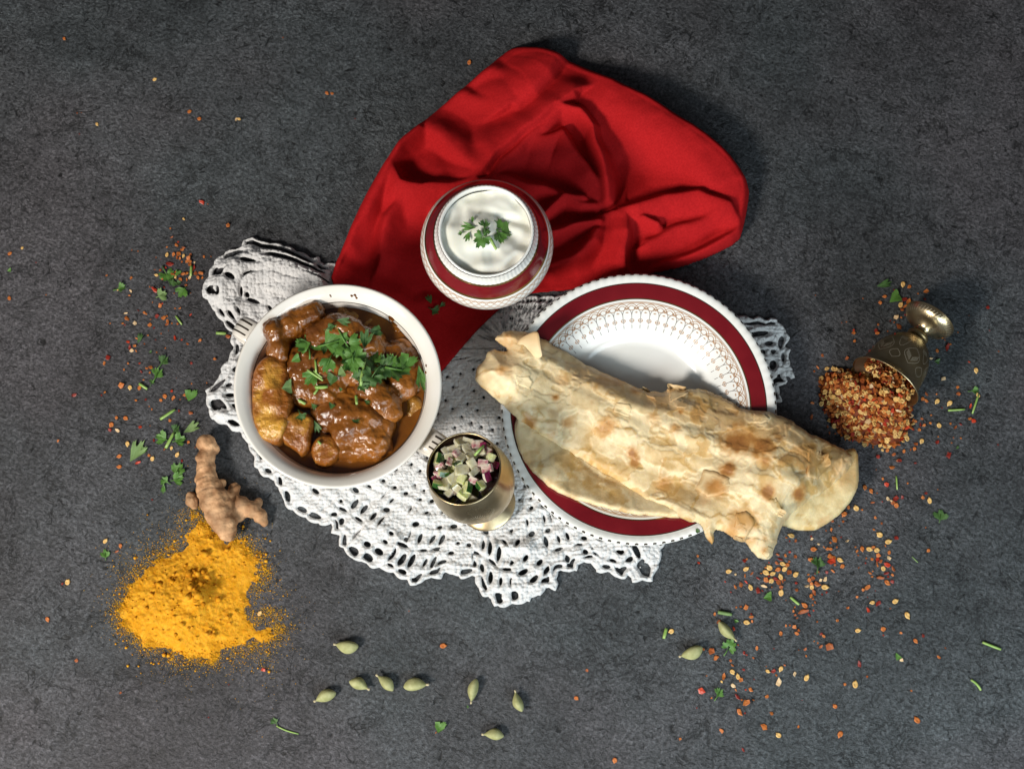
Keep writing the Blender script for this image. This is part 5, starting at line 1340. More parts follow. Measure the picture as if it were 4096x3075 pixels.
# ------------------------------------------------------------------ the heap spilling out of the goblet (uncountable)
def build_heap():
    hull = smooth_poly(GP([(175, 990), (250, 880), (380, 840), (560, 860), (800, 960), (975, 1060), (975, 1200), (960, 1370), (840, 1530), (700, 1500), (480, 1480), (290, 1340), (190, 1130)], C_CUP, 0.003), 2)
    ax = (FOOT - MOUTH); ax[2] = 0; ax = ax / np.linalg.norm(ax); lt = np.array([-ax[1], ax[0], 0])
    def hz(X, Y):
        s = (X - MOUTH[0]) * ax[0] + (Y - MOUTH[1]) * ax[1]; w = (X - MOUTH[0]) * lt[0] + (Y - MOUTH[1]) * lt[1]
        d = poly_dist(hull, X, Y)[0] * 1000
        out = 14.5 * sstep(-0.042, 0.004, s) * sstep(-1, 13, d) + 2.4 * sstep(0, 3, d)
        return out / 1000 + 0.0012 * fbm(X / 0.006, Y / 0.006, 2, 3) * sstep(0, 4, d)
    X, Y, d, F, bd = poly_grid(hull, 0.0012)
    Z = np.where(bd, 0.0002, np.maximum(hz(X, Y), 0.0006))
    V = [np.stack([X, Y, Z], 1)]; FF = [f for f in F.tolist()]; C = [np.tile([0.16, 0.035, 0.012], (len(X), 1)) * (1 + 0.4 * fbm(X / 0.002, Y / 0.002, 2, 8))[:, None]]
    nb = len(X)
    # fill inside the goblet mouth
    R3, T3 = np.array(MXF)[:3, :3], np.array(MXF)[:3, 3]
    upl = R3.T @ np.array([0, 0, 1.0]); up = upl[:2] / np.linalg.norm(upl[:2]); sd = np.array([-up[1], up[0]])
    def inside(w, s):    # lateral, depth along the axis (mm) -> local point on the filling's surface
        h = 6.5 - 0.35 * s + 1.0 * math.sin(w * 0.4)
        return np.array([*(up * h + sd * w), s])
    gv, gf = [], []
    ws, ss = np.linspace(-1, 1, 19), np.linspace(-3, 18, 12)
    for s in ss:
        for w in ws:
            gv.append(inside(w * 16.3, s))
    for a in range(len(ss) - 1):
        for b in range(len(ws) - 1):
            i = a * len(ws) + b; gf.append((i, i + 1, i + len(ws) + 1, i + len(ws)))
    gv = (np.array(gv) / 1000) @ R3.T + T3
    V.append(gv); FF += [tuple(nb + i for i in f) for f in gf]; C.append(np.tile([0.2, 0.05, 0.015], (len(gv), 1))); nb += len(gv)
    rnd = random.Random(77)
    SV = np.array([v.co[:] for v in SEEDM['y'][0].vertices]); SF = [tuple(p.vertices) for p in SEEDM['y'][0].polygons]
    def piece(p, tilt):
        nonlocal nb
        k = rnd.choices('soonnrbc', [3.2, 2.6, 2.4, 2.4, 2, 1.3, 0.5, 0.6])[0]
        if k == 's': v, f, sc = SV, SF, rnd.uniform(0.72, 1.0)
        else: v, f = FLK[rnd.randrange(NSH)]; sc = rnd.uniform(0.55, 1.1)
        q = Matrix.Rotation(rnd.uniform(0, 6.28), 3, 'Z')
        q = Matrix.Rotation(rnd.uniform(-tilt, tilt), 3, 'X') @ Matrix.Rotation(rnd.uniform(-tilt, tilt), 3, 'Y') @ q
        v2 = (v * sc) @ np.array(q).T + p
        V.append(v2); FF.extend([tuple(nb + i for i in g) for g in f]); nb += len(v2)
        a, b = CH[{'s': 'y'}.get(k, k)]; t = rnd.random()
        c = np.array(a) * (1 - t) + np.array(b) * t
        C.append(np.tile(c * rnd.uniform(0.8, 1.1), (len(v2), 1)))
    xy0, xy1 = hull.min(0), hull.max(0); cnt = 0
    while cnt < 900:
        x, y = rnd.uniform(xy0[0], xy1[0]), rnd.uniform(xy0[1], xy1[1])
        dd = poly_dist(hull[::2], np.array([x]), np.array([y]))[0][0]
        if dd < -0.0015 or (dd < 0.002 and rnd.random() < 0.35): continue
        z = float(hz(np.array([x]), np.array([y]))[0])
        piece(np.array([x, y, max(z, 0) + rnd.uniform(-0.0002, 0.0012)]), 0.6); cnt += 1
    for _ in range(300):
        w, s = rnd.uniform(-15.4, 15.4), rnd.uniform(-4, 13)
        p = (inside(w, s) / 1000) @ R3.T + T3
        piece(p + np.array([0, 0, rnd.uniform(-0.0003, 0.001)]), 0.7)
    loc = (hull[:, 0].mean(), hull[:, 1].mean(), 0.0)
    single('chilli_flake_heap', np.concatenate(V), FF, M['heap'], loc, 'heap of red chilli flakes and yellow seeds spilling from the fallen goblet', 'chilli flakes', None, 'stuff', smooth=False, col=np.concatenate(C))
build_heap()

# ------------------------------------------------------------------ turmeric
def build_turmeric():
    out = [(420, 1100), (455, 1130), (505, 1160), (555, 1185), (580, 1215), (565, 1260), (548, 1300), (545, 1335), (575, 1338), (606, 1345), (600, 1375), (560, 1395), (500, 1405), (470, 1425), (410, 1432), (350, 1410), (290, 1380), (256, 1340), (262, 1285), (300, 1235), (345, 1195), (395, 1175), (408, 1140)]
    P = smooth_poly(GP(out, C_DSP), 2); P = P.mean(0) + (P - P.mean(0)) * 1.07
    P = ragged(P, 0.0035, 91, 0)
    mm = 1000
    c1 = G(*C_DSP(392, 1318))[:2]; c2 = G(*C_DSP(455, 1170))[:2]; c3 = G(*C_DSP(440, 1255))[:2]; c4 = G(*C_DSP(432, 1285))[:2]; hol = G(*C_DSP(470, 1262))[:2]
    def H(X, Y, d):
        g = lambda c, r: np.exp(-((X - c[0]) ** 2 + (Y - c[1]) ** 2) * mm * mm / (r * r))
        lump = 1 - np.abs(fbm(X / 0.005, Y / 0.005, 3, 14))
        h = 9.5 * g(c1, 20) + 2.2 * g(c2, 17) + 2.2 * g(c3, 10) + 5.2 * g(c4, 6.0) - 2.0 * g(hol, 7)
        h = h + (0.45 + 0.07 * h) * (fbm(X / 0.006, Y / 0.006, 4, 31) - 0.5 * (lump - 0.75)) + 0.55 * fbm(X / 0.0028, Y / 0.0028, 3, 32) + 0.5 * fbm(X / 0.0015, Y / 0.0015, 2, 36)
        h = np.maximum(h, 0.5 + 0.3 * fbm(X / 0.002, Y / 0.002, 2, 39))
        edge = sstep(-1, 11, d * mm + 4.5 * fbm(X / 0.010, Y / 0.010, 3, 55))
        return h * edge * edge + 1.6 * edge - 0.85 + 1.0 * fbm(X / 0.0022, Y / 0.0022, 4, 37) * (1 - 0.75 * edge)
    X, Y, d, F, bd = poly_grid(P, 0.00050)
    Z = np.where(bd, -0.4, H(X, Y, d)) / mm
    Z = np.maximum(Z, -0.0004)
    V = np.stack([X, Y, Z], 1)
    keep = (Z[F] > -0.00025).any(1)
    o = single('turmeric_powder', V, F[keep], M['turmeric'], (*P.mean(0), 0.0), 'heap of bright yellow turmeric powder below the ginger root', 'turmeric', None, 'stuff')
    # loose grains dusting the slate, and crumbs on the heap
    n = 14000
    e = RNG.integers(0, len(P), n); t = RNG.random(n)
    Q = P[e] * (1 - t)[:, None] + np.roll(P, -1, 0)[e] * t[:, None]
    tn = np.roll(P, -1, 0)[e] - P[e]; nn = np.stack([-tn[:, 1], tn[:, 0]], 1); nn /= np.linalg.norm(nn, axis=1)[:, None] + 1e-12
    cc = P.mean(0); sg = np.sign(((Q - cc) * nn).sum(1)); nn *= sg[:, None]
    off = RNG.exponential(0.0050, n) * (0.55 + 0.9 * np.clip(fbm(Q[:, 0] / 0.012, Q[:, 1] / 0.012, 2, 71) + 0.3, 0, 1.2)) - 0.0065
    Q = Q + nn * off[:, None] + RNG.normal(0, 0.0015, (n, 2))
    R = np.clip(RNG.lognormal(math.log(0.00017), 0.45, n), 0.00009, 0.0009)
    nl = 90
    Q2 = np.stack([RNG.uniform(P[:, 0].min(), P[:, 0].max(), 900), RNG.uniform(P[:, 1].min(), P[:, 1].max(), 900)], 1)
    dd = poly_dist(P, Q2[:, 0], Q2[:, 1])[0]
    m2 = dd > 0.004; Q2 = Q2[m2][:170]; dd = dd[m2][:170]
    z2 = np.maximum(H(Q2[:, 0], Q2[:, 1], dd) / mm, 0)
    R2 = np.clip(RNG.lognormal(math.log(0.0005), 0.5, len(Q2)), 0.0003, 0.0016)
    Q3 = [C_GIN(*p) for p in [(268, 882), (1137, 903), (1138, 857), (460, 1527), (490, 1530), (220, 1598), (290, 1600), (525, 825), (575, 740), (608, 632), (530, 770), (985, 672), (1075, 862), (1165, 770), (165, 1120), (390, 1585), (138, 1452), (330, 1490), (210, 1477), (640, 575)]]
    Q3 = np.array([G(*p)[:2] for p in Q3]); R3_ = np.array([1.1, 1.1, .9, 1.4, 1.1, .9, .6, .7, .6, .7, .9, .9, .8, .6, .7, .6, .6, .7, .9, .5]) * 0.001
    c4v = np.array([G(*C_GIN(*p))[:2] for p in [(720, 1140), (650, 1150), (740, 860), (660, 1080), (830, 1160), (760, 1010), (700, 990), (440, 1060)]])
    d4 = poly_dist(P, c4v[:, 0], c4v[:, 1])[0]; z4 = H(c4v[:, 0], c4v[:, 1], d4) / mm
    R4 = np.array([2.8, 2.2, 2.4, 2.0, 1.8, 1.8, 1.6, 1.8]) * 0.001
    # darker clumps along the crest
    kc = np.array([G(*C_GIN(u, v))[:2] for u, v in [(640, 990), (670, 970), (700, 1000), (730, 980), (745, 1020), (690, 1040), (660, 1060), (720, 1060), (750, 1070), (715, 1120), (735, 1150), (700, 1160), (655, 1140), (740, 1190), (690, 1095), (770, 1030), (510, 1025), (430, 1055), (545, 1020), (335, 1165), (360, 1215), (830, 1150), (745, 860), (720, 845), (555, 1390), (470, 1360), (640, 1350)]])
    dk = poly_dist(P, kc[:, 0], kc[:, 1])[0]; zk = H(kc[:, 0], kc[:, 1], dk) / mm
    rk = RNG.uniform(0.0006, 0.0020, len(kc)) * np.where(np.arange(len(kc)) < 16, 1.0, 0.7)
    iv, jf = ICO2
    lump = np.array([[1 + 0.55 * mnoise.noise(Vector(v) * 1.7 + Vector((i * 5.1, 0, 0))) for v in iv] for i in range(len(kc))])
    Vk = iv[None] * (rk[:, None] * lump)[:, :, None] + np.column_stack([kc, zk + rk * 0.25])[:, None, :]
    Fk = (jf[None] + len(iv) * np.arange(len(kc))[:, None, None]).reshape(-1, 3)
    single('turmeric_clumps', Vk.reshape(-1, 3), Fk, M['turmeric_dark'], (*P.mean(0), 0.0), 'darker orange brown clumps on the crest of the turmeric heap', 'turmeric', None, 'stuff')
    QQ = np.concatenate([Q, Q2, Q3, c4v]); RR = np.concatenate([R, R2, R3_, R4]); ZZ = np.concatenate([np.zeros(n), z2, np.zeros(len(Q3)), z4])
    di = poly_dist(P, Q[:, 0], Q[:, 1])[0]
    ZZ[:n] = np.where(di > 0, np.maximum(H(Q[:, 0], Q[:, 1], di) / mm, 0), 0)
    v0 = np.array([(1, 0, 0), (-1, 0, 0), (0, 1, 0), (0, -1, 0), (0, 0, 1), (0, 0, -1)], float)
    f0 = np.array([(0, 2, 4), (2, 1, 4), (1, 3, 4), (3, 0, 4), (2, 0, 5), (1, 2, 5), (3, 1, 5), (0, 3, 5)])
    small = RR < 0.00045
    Vs = (v0[None] * RR[small][:, None, None] * RNG.uniform(0.7, 1.3, (small.sum(), 6, 1))) + np.column_stack([QQ[small], ZZ[small] + RR[small] * 0.6])[:, None, :]
    Fs = (f0[None] + 6 * np.arange(small.sum())[:, None, None]).reshape(-1, 3)
    big = ~small; iv, jf = ICO1 if len(ICO1[0]) <= 42 else ICO1
    nz = RNG.uniform(0.82, 1.18, (big.sum(), len(iv), 1))
    Vb = iv[None] * RR[big][:, None, None] * nz + np.column_stack([QQ[big], ZZ[big] + RR[big] * 0.7])[:, None, :]
    Fb = (jf[None] + len(iv) * np.arange(big.sum())[:, None, None]).reshape(-1, 3) + Vs.reshape(-1, 3).shape[0]
    single('turmeric_grains', np.concatenate([Vs.reshape(-1, 3), Vb.reshape(-1, 3)]), np.concatenate([Fs, Fb]), M['turmeric'], (*P.mean(0), 0.0), 'loose turmeric grains and crumbs dusting the slate around the heap', 'turmeric', None, 'stuff')
    reg(o)
build_turmeric()

# ------------------------------------------------------------------ ginger
def build_ginger():
    kp = 0.1497e-3 * 0.985 / 1.661
    sp = [(735, 120, 62, 50), (755, 150, 60, 50), (740, 215, 66, 58), (738, 290, 70, 62), (742, 360, 78, 70), (765, 430, 95, 82), (800, 510, 112, 92), (830, 570, 112, 90), (855, 640, 92, 80), (880, 705, 66, 62), (890, 742, 42, 42),
          (805, 165, 30, 40), (645, 500, 42, 38), (640, 475, 34, 36), (660, 530, 30, 30), (850, 385, 34, 34), (925, 425, 44, 40), (915, 470, 48, 42), (975, 530, 68, 58), (1040, 560, 64, 54), (1085, 510, 32, 36), (1100, 600, 50, 46), (1130, 645, 30, 32), (950, 590, 60, 50)]
    S = []
    for i, (u, v, rx, rz) in enumerate(sp):
        z = 88 * kp if i < 11 else rz * kp
        if i in (11,): z = 70 * kp
        p = G(*C_GIN(u, v), z); S.append((p[0], p[1], z, rx * kp, rx * kp, rz * kp, 0))
    a, b = G(*C_GIN(735, 120)), G(*C_GIN(890, 742)); ax = Vector(b - a).normalized()
    def dsp(c):
        s = c.dot(ax) + 0.0024 * mnoise.noise(c * 70)
        ring = abs(math.sin(s * 460))
        return 0.0010 * mnoise.fractal(c * 150, 1.0, 2.0, 4) - 0.00055 * (1 - ring) ** 4 * max(0.0, 0.5 + mnoise.noise(c * 60)) + 0.00025 * mnoise.noise(c * 420)
    V, F = blob(S, 0.0008, 5, dsp)
    V[:, 2] -= V[:, 2].min() - 0.0002
    s = V @ np.array(ax); w = np.array([mnoise.noise(Vector(v) * 90) for v in V])
    w = np.array([mnoise.noise(Vector(v) * 70) for v in V]); ring = 1 - np.abs(np.sin((s + 0.0024 * w) * 460)); ring = np.clip(ring, 0, 1) ** 4 * np.clip(0.7 + np.array([mnoise.noise(Vector(v) * 60) for v in V]), 0, 1)
    nz = np.array([mnoise.fractal(Vector(v) * 120, 1.0, 2.0, 4) for v in V])
    col = np.clip(np.array([1.15, 1.08, 1.0]) * (1 - 0.7 * ring ** 1.5)[:, None] * (1 + 0.45 * nz)[:, None], 0.2, 1.6)
    reg(single('ginger_root', V, F, M['ginger'], (*V[:, :2].mean(0), 0.0), 'knobbly brown ginger root beside the turmeric heap', 'ginger', col=col))
build_ginger()

# ------------------------------------------------------------------ cardamom pods
def pod_mesh(i):
    r = random.Random(i); n, m = 24, 22; V, F = [], []
    bend = r.uniform(-0.0012, 0.0012)
    for j in range(m + 1):
        t = j / m
        rad = 0.0033 * (math.sin(PI * min(t * 1.06, 1)) ** (0.65 + 0.09 * i)) * (1.16 - (0.2 + 0.08 * i) * t) + 0.0004
        if t > 0.93: rad = 0.0006 + 0.0002 * (1 - t)
        for k in range(n):
            a = 2 * PI * k / n
            q = rad * (1 + 0.07 * math.cos(3 * a + i) + 0.055 * math.cos(12 * a + i + 2 * t) + 0.03 * mnoise.noise(Vector((t * 6, math.cos(a) * 2 + i, math.sin(a) * 2))))
            V.append(((t - 0.5) * 0.0140, q * math.cos(a) + bend * math.sin(PI * t), q * math.sin(a) * 0.93))
    for j in range(m): F += [(j * n + k, j * n + (k + 1) % n, (j + 1) * n + (k + 1) % n, (j + 1) * n + k) for k in range(n)]
    V = np.array(V); V[:, 2] -= V[:, 2].min()
    return mesh('husk', V, F, M['pod']), V[-n:].mean(0)
def tip_mesh(c):
    V, F = tube([c - [0.0006, 0, 0], c + [0.0006, 0, 0], c + [0.0012, 0.0001, 0]], [0.00065, 0.0008, 0.0006], 8)
    return mesh('tip', V, F, M['pod_tip'])
PODS = [pod_mesh(i) for i in range(4)]
TIPS = [tip_mesh(c) for _, c in PODS]
# blunt end -> tip, crop pixels
pods = [(C_POD, (520, 410), (312, 390), 'plump cardamom pod lying alone nearest the turmeric heap'), (C_POD, (320, 815), (135, 890), 'cardamom pod with a split stalk end at the outer end of the row'),
        (C_POD, (435, 715), (605, 785), 'dark shaded cardamom pod, second in the row'), (C_POD, (825, 800), (683, 665), 'ribbed cardamom pod lying aslant, third in the row'), (C_POD, (915, 765), (1128, 745), 'plump level cardamom pod, fourth in the row'),
        (C_POD, (1560, 690), (1515, 900), 'upright curved cardamom pod above a leaf crumb'), (C_POD, (1965, 985), (1905, 805), 'slender steep cardamom pod below the doily points'), (C_POD, (1805, 1200), (1620, 1185), 'striped cardamom pod lowest of all on the slate'),
        (C_D, (580, 380), (335, 480), 'large green cardamom pod beside a brown chilli flake'), (C_D, (760, 95), (945, 300), 'large green cardamom pod by a pale cut stem')]
for i, (cr, a, b, lab) in enumerate(pods):
    A, B = G(*cr(*a), 0.003), G(*cr(*b), 0.003); c = (A + B) / 2; L = np.hypot(*(B - A)[:2])
    root = thing('cardamom_pod', (c[0], c[1], 0.0001), lab, 'cardamom pod', 'cardamom pods')
    root.rotation_euler = (0, 0, math.atan2(B[1] - A[1], B[0] - A[0])); s = L / 0.0143
    root.scale = (s, (0.82 + 0.1 * s) * (1.0 if i not in (5, 6, 9) else 0.84), 0.85 + 0.1 * s)
    put('husk', PODS[i % 4][0], root); put('tip', TIPS[i % 4], root)

# ------------------------------------------------------------------ coriander
def leaflet(L, spread, lobes, seed, x0=0, y0=0, rot=0.0, cut=None):
    """fan-shaped, toothed leaflet: points as rings from its base"""
    r = random.Random(seed); n = 29; pts = []
    rows = (0.0, 0.3, 0.62, 0.85, 1.0)
    out = []
    for k in range(n):
        f = k / (n - 1) * 2 - 1; a = f * spread
        q = (f + 1) / 2 * lobes; fr = q - math.floor(q) if f < 1 else 0.999
        lob = 1 - 0.34 * (abs(fr - 0.5) * 2) ** 2.2
        tooth = 1 - 0.13 * ((k % 3) != 1) * r.uniform(0.5, 1.2)
        R = L * lob * tooth * (1 - 0.22 * f * f) * r.uniform(0.95, 1.05)
        if cut: R = min(R, cut[0] * L / max(0.2, math.cos(a - cut[1])))
        out.append((R, a))
    for row in rows[1:]:
        for R, a in out:
            x, y = R * row * math.cos(a), R * row * math.sin(a)
            pts.append((x * math.cos(rot) - y * math.sin(rot) + x0, x * math.sin(rot) + y * math.cos(rot) + y0))
    F = []
    for j in range(3): F += [(1 + j * n + k, 1 + (j + 1) * n + k, 1 + (j + 1) * n + k + 1, 1 + j * n + k + 1) for k in range(n - 1)]
    F += [(0, 1 + k, 2 + k) for k in range(n - 1)]
    return [(x0, y0)] + pts, F
def leaf_mesh(kind, seed, mat):
    r = random.Random(seed); V2, F, b = [], [], 0
    def add(pl):
        nonlocal b
        V2.extend(pl[0]); F.extend([tuple(b + i for i in f) for f in pl[1]]); b += len(pl[0])
    if kind == 'full':
        add(leaflet(0.55, 1.15, 3, seed, 0.42, 0, 0)); add(leaflet(0.46, 1.05, 3, seed + 1, 0.33, 0.06, 1.25)); add(leaflet(0.46, 1.05, 3, seed + 2, 0.33, -0.06, -1.25))
    elif kind == 'fan': add(leaflet(0.8, 1.25, 3, seed))
    elif kind == 'half': add(leaflet(0.85, 0.75, 2, seed, cut=(0.75, 0.3)))
    elif kind == 'cut': add(leaflet(0.9, 0.7, 2, seed, cut=(0.62, -0.2)))
    elif kind == 'shred': add(leaflet(0.75, 0.42, 2, seed)); add(leaflet(0.5, 0.5, 2, seed + 1, 0.2, 0.03, 0.75)); add(leaflet(0.45, 0.5, 2, seed + 2, 0.15, -0.03, -0.8))
    elif kind == 'fold': add(leaflet(0.95, 0.45, 3, seed))
    P = np.array(V2); P[:, 0] -= 0.42
    curl, fold = r.uniform(0.10, 0.28), r.uniform(0.05, 0.4) * (2.2 if kind == 'fold' else 1)
    w = np.array([mnoise.noise(Vector((x * 4 + seed, y * 4, seed))) for x, y in P])
    z = curl * P[:, 0] ** 2 + fold * np.abs(P[:, 1]) * 0.8 + 0.07 * w
    V = np.column_stack([P, z]); V[:, 2] -= V[:, 2].min() - 0.02
    if kind in ('full', 'fan', 'shred'):
        tv, tf = tube([(-0.62, 0.03, 0.05), (-0.35, 0.0, 0.06), (0.02, 0, V[:, 2].min() + 0.05)], [0.035, 0.032, 0.02], 6)
        F = F + [tuple(len(V) + i for i in f) for f in tf]; V = np.concatenate([V, tv])
    return mesh('coriander_leaf', V, F, mat)
LEAF = {}
def get_leaf(kind, seed, m):
    k = (kind, seed % 3, m)
    if k not in LEAF: LEAF[k] = leaf_mesh(kind, 11 * (seed % 3) + len(kind), M[m])
    return LEAF[k]
rl = random.Random(21)
def leaves(cr, data, label, group, tilt=0.2, on=None, lift=0.0003):
    """(u, v, kind, native length, degrees in the picture, material, optional own label)"""
    for i, dt in enumerate(data):
        u, v, kind, sz, ang, m = dt[:6]
        h, n = cast(*cr(u, v))
        n = (Vector((0, 0, 1)) * 0.6 + n * 0.4).normalized() if h.z > 0.002 else Vector((0, 0, 1))
        q = Vector((0, 0, 1)).rotation_difference(n) @ Matrix.Rotation(math.radians(ang), 3, 'Z').to_quaternion()
        q = q @ Matrix.Rotation(rl.uniform(-tilt, tilt), 3, 'X').to_quaternion()
        s = sz * 0.1497e-3
        o = put('coriander_leaf', get_leaf(kind, i, m), None, h + n * (lift), q.to_euler(), (s * rl.uniform(.9, 1.1), s * rl.uniform(.8, 1.1), s * rl.uniform(1.0, 1.7)))
        if len(dt) > 6: tag(o, dt[6], 'herb')
        else:
            w = {'leaf': 'bright green', 'leaf_dark': 'dark green', 'leaf_pale': 'pale green'}[m] + ' ' + {'full': 'three-lobed', 'fan': 'fan-shaped', 'half': 'half-cut', 'cut': 'square-cut', 'shred': 'feathery', 'fold': 'narrow folded'}[kind]
            tag(o, w + ' ' + label, 'herb', w + ' ' + group)
def stems(cr, data, label, group, dz=0.0009):
    for dt in data:
        a, b, w = dt[:3]; pts = []
        for k in range(5):
            f = k / 4; u, v = a[0] + (b[0] - a[0]) * f, a[1] + (b[1] - a[1]) * f
            if len(dt) > 3 and dt[3]: u += dt[3] * math.sin(f * PI); v -= dt[3] * math.sin(f * PI) * 0.4
            h, n = cast(*cr(u, v)); pts.append(np.array(h) + [0, 0, w * 0.1497e-3 * 0.5 + dz - 0.0009])
        z = np.linspace(pts[0][2], pts[-1][2], 5); zz = np.array([p[2] for p in pts]); z = np.maximum(z, zz.mean())
        for k in range(5): pts[k][2] = z[k]
        V, F = tube(pts, np.array([0.9, 1, 1, 1, 0.8]) * w * 0.1497e-3 * 0.5, 8)
        o = single('coriander_sprig', V, F, M['stem' if len(dt) < 5 or not dt[4] else dt[4]], tuple(np.mean(pts, 0)), label if len(dt) < 6 else dt[5], 'herb', group if len(dt) < 6 else None)

# on the curry
leaves(C_CUR, [(860, 510, 'fan', 120, 20, 'leaf'), (930, 560, 'full', 120, -60, 'leaf'), (960, 640, 'full', 130, -110, 'leaf'), (640, 560, 'full', 100, 100, 'leaf'), (600, 560, 'half', 80, 200, 'leaf'), (560, 640, 'cut', 60, 30, 'leaf'), (490, 850, 'cut', 75, 15, 'leaf_pale'), (770, 700, 'fan', 75, 250, 'leaf'),
               (650, 800, 'fan', 70, -130, 'leaf'), (890, 740, 'cut', 60, 40, 'leaf_pale'), (1050, 510, 'fold', 90, 80, 'leaf_dark'), (970, 700, 'fan', 80, -80, 'leaf'), (1140, 640, 'shred', 90, 60, 'leaf'), (1110, 690, 'full', 100, 160, 'leaf_dark'), (1200, 700, 'full', 90, 20, 'leaf_dark'), (1310, 740, 'fan', 110, -10, 'leaf'), (1350, 660, 'half', 100, 60, 'leaf'),
               (1445, 780, 'fold', 110, -75, 'leaf'), (1100, 780, 'full', 100, -120, 'leaf_dark'), (1040, 850, 'shred', 70, -50, 'leaf_dark'), (820, 780, 'cut', 70, 70, 'leaf_dark'), (600, 1070, 'shred', 55, -60, 'leaf_dark'), (705, 1120, 'fold', 50, -70, 'leaf_dark'), (810, 980, 'cut', 40, 80, 'leaf_dark'), (800, 410, 'shred', 50, 30, 'leaf_dark'),
               (890, 375, 'fold', 60, -10, 'leaf_dark'), (690, 985, 'cut', 40, 80, 'leaf_dark'), (980, 1100, 'fold', 40, -20, 'leaf_dark'), (1130, 450, 'half', 70, 10, 'leaf_dark'), (1150, 760, 'fan', 80, -60, 'leaf'), (1000, 760, 'cut', 60, 10, 'leaf_dark'), (1250, 640, 'shred', 60, 60, 'leaf'), (1060, 960, 'fold', 35, -40, 'leaf_dark'), (870, 860, 'cut', 25, 80, 'leaf_dark'), (755, 580, 'fold', 60, 90, 'leaf_dark')],
       'coriander leaf scattered over the curry', 'coriander leaves on the curry', 0.5, lift=0.0012)
stems(C_CUR, [((635, 725), (745, 800), 9), ((690, 650), (697, 740), 8), ((1045, 650), (1020, 840), 14), ((690, 850), (780, 845), 14), ((570, 940), (620, 970), 13), ((985, 910), (990, 970), 11), ((680, 730), (740, 780), 7), ((1050, 720), (1055, 800), 10), ((710, 1235), (730, 1260), 9), ((680, 900), (710, 860), 9)],
      'cut green coriander stem lying on the curry', 'coriander stems on the curry', 0.0014)
# on the yogurt
leaves(C_YOG, [(1090, 700, 'full', 86, 10, 'leaf'), (1080, 800, 'fan', 70, -70, 'leaf'), (880, 790, 'full', 74, -120, 'leaf'), (910, 620, 'shred', 61, 95, 'leaf_dark'), (740, 660, 'fold', 70, 170, 'leaf'), (720, 770, 'fold', 49, -110, 'leaf'), (630, 740, 'shred', 33, 200, 'leaf'), (780, 580, 'fold', 30, 85, 'leaf'), (930, 720, 'half', 49, -60, 'leaf_dark')],
       'coriander leaf of the sprig on the yogurt', 'coriander sprig on the yogurt', 0.35, lift=0.0009)
stems(C_YOG, [((980, 790), (1045, 925), 11)], 'coriander stalk poking from the yogurt sprig', None)
# on the napkin
leaves(C_DSP, [(928, 648, 'fold', 50, 110, 'leaf_dark'), (942, 672, 'shred', 55, -20, 'leaf_dark'), (955, 660, 'fold', 36, 40, 'leaf_dark')], 'coriander leaf on the shaded red napkin', 'coriander on the napkin', 0.3, lift=0.0005)
# on the slate, left
leaves(C_A, [(250, 810, 'shred', 58, 20, 'leaf', 'curled coriander scrap with a chilli seed beside it'), (740, 665, 'full', 62, -60, 'leaf', 'coriander leaf under chilli seeds in the flake cluster'), (865, 640, 'half', 40, 60, 'leaf', 'small coriander scrap among the chilli cluster'), (800, 760, 'shred', 50, -100, 'leaf_dark', 'dark shredded coriander below the chilli cluster'),
             (700, 880, 'fan', 56, 30, 'leaf_pale', 'rounded pale coriander leaf beside a bright red flake'), (905, 870, 'fan', 58, -120, 'leaf', 'forked coriander leaf beside the doily flap'), (445, 1370, 'fold', 52, 70, 'leaf_dark', 'narrow folded coriander leaf in a small red flake cluster'), (705, 1610, 'shred', 56, 60, 'leaf_dark', 'dark crumpled coriander tip over the long sprig'), (565, 1520, 'cut', 20, 10, 'leaf_dark', 'tiny dark coriander crumb'),
             (880, 760, 'shred', 36, 30, 'leaf_dark', 'tiny feathery coriander scrap in the chilli cluster')], '', '')
leaves(C_B, [(700, 250, 'shred', 62, 60, 'leaf_dark', 'upper leaf of the long dried coriander sprig'), (640, 380, 'shred', 70, 65, 'leaf', 'middle leaf of the long dried coriander sprig'), (580, 470, 'shred', 34, 70, 'leaf_dark', 'lower tip of the long dried coriander sprig'), (965, 595, 'half', 66, 75, 'leaf', 'toothed coriander leaf standing near the doily edge'),
             (660, 1030, 'fan', 62, 160, 'leaf', 'left lobe of the broad coriander leaf by the ginger'), (870, 1050, 'fan', 62, 20, 'leaf', 'right lobe of the broad coriander leaf by the ginger'), (820, 940, 'shred', 60, 60, 'leaf_dark', 'dark feathery top of the broad coriander leaf'), (970, 940, 'fold', 84, 35, 'leaf_pale', 'pale pointed coriander leaf aimed at the doily'),
             (420, 1180, 'fold', 110, 60, 'leaf_pale', 'greyish wilted coriander leaf with curled ends'), (490, 1160, 'half', 44, 40, 'leaf', 'green side lobe on the wilted coriander leaf'), (850, 1340, 'fan', 66, 60, 'leaf', 'round scalloped coriander leaf left of the ginger'), (850, 1440, 'fan', 56, 20, 'leaf', 'lower scalloped lobe of the coriander left of the ginger'), (700, 1460, 'shred', 56, 150, 'leaf', 'small coriander sprig lobe below the scalloped leaf'), (690, 1540, 'fold', 44, -90, 'leaf', 'pointed tip hanging from the small coriander sprig')], '', '')
stems(C_A, [((1015, 565), (1010, 680), 11, 0, None, 'short green stem upright in the chilli cluster'), ((840, 1120), (910, 1215), 8, 0, None, 'thin dark stem bit left of the doily'), ((1290, 1310), (1400, 1315), 13, 0, None, 'hooked green stem with a brown flake beside the doily')], '', None)
stems(C_B, [((660, 850), (810, 750), 12, 0, None, 'slim pointed green stem on the slate'), ((450, 490), (530, 545), 12, 0, None, 'short pale stem touching an orange seed'), ((715, 1140), (800, 980), 13, 0, None, 'pale stalk joining the broad coriander leaf lobes')], '', None)
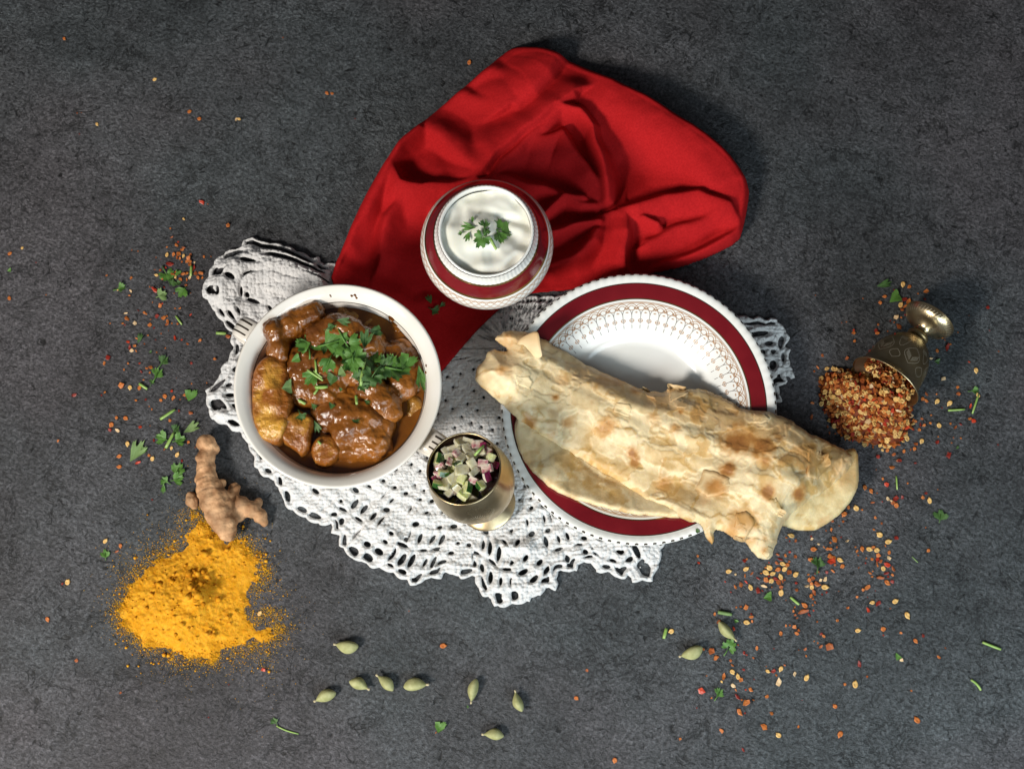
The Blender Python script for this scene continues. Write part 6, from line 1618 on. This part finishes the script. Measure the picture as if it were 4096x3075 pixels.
# lower left and lower middle
leaves(C_Q3, [(455, 725, 'fan', 44, 100, 'leaf', 'small coriander leaf beside chilli seeds near the turmeric'), (1903, 1470, 'half', 64, 75, 'leaf', 'toothed coriander scrap below the cardamom row'), (2022, 1388, 'cut', 18, 60, 'leaf_dark', 'tiny coriander crumb under the upright cardamom pod'), (1185, 1448, 'shred', 44, 130, 'leaf_dark', 'feathery tip of the lone coriander stalk')], '', '')
stems(C_Q3, [((1195, 1470), (1290, 1505), 6, -6, None, 'lone thin coriander stalk with feathery tip')], '', None)
leaves(C_DSP, [(22, 584, 'cut', 26, 20, 'leaf', 'tiny coriander scrap far out on the slate')], '', '')
# right side
leaves(C_C, [(1190, 1065, 'cut', 58, 10, 'leaf', 'torn coriander piece beside a dark red flake'), (1800, 620, 'shred', 72, 85, 'leaf_dark', 'dark shrivelled coriander bud among orange flakes'), (770, 1375, 'cut', 28, -50, 'leaf', 'small coriander scrap by the cardamom pod'), (285, 235, 'cut', 28, -60, 'leaf_dark', 'coriander scrap peeking from under the flatbread')], '', '')
stems(C_C, [((1455, 1065), (1565, 1160), 11, 0, None, 'thin tapering green stem near the seed cluster'), ((540, 1255), (715, 1285), 15, 0, 'leaf_pale', 'pale cut stem beside the cardamom pod')], '', None)
leaves(C_D, [(870, 375, 'full', 64, 60, 'leaf', 'three-lobed coriander leaf below the cardamom pod'), (765, 875, 'shred', 64, 60, 'leaf', 'feathery coriander sprig beside a red thread')], '', '')
stems(C_D, [((180, 170), (150, 285), 13, 0, None, 'stubby green stem beside a yellow seed')], '', None)
leaves(C_E, [(1095, 610, 'fan', 54, 80, 'leaf_dark', 'dark bunched coriander leaf alone on the slate')], '', '')
stems(C_E, [((675, 245), (683, 375), 7, 0, None, 'needle thin green stem by the flatbread end'), ((825, 1010), (880, 1065), 5, 0, 'leaf_pale', 'tiny forked pale stem on bare slate')], '', None)
leaves(C_F, [(780, 465, 'cut', 40, 60, 'leaf', 'crumpled coriander scrap with a cream flake')], '', '')
stems(C_F, [((1670, 312), (1865, 388), 11, 0, None, 'straight green stem out on the bare slate'), ((1548, 710), (1652, 822), 10, 14, None, 'curved bright green stem out on the bare slate')], '', None)
leaves(C_CUP, [(720, 130, 'fold', 80, 15, 'leaf_dark', 'narrow dark coriander leaf above the fallen goblet'), (830, 230, 'cut', 90, 40, 'leaf', 'broad coriander strip above the fallen goblet'), (1190, 790, 'cut', 36, 0, 'leaf_dark', 'dark coriander scrap right of the fallen goblet'), (1510, 1040, 'shred', 50, 10, 'leaf', 'spidery coriander tip beside a yellow seed'), (1355, 1535, 'fold', 22, 40, 'leaf_dark', 'tiny dark coriander sliver below the chilli heap'), (620, 1320, 'cut', 26, 30, 'leaf_dark', 'dull green bit on the chilli heap')], '', '')
stems(C_CUP, [((1540, 1070), (1485, 1240), 8, 0, None, 'upright coriander stalk beside a red flake'), ((1275, 1212), (1420, 1202), 9, 0, None, 'level green stem right of the chilli heap')], '', None)
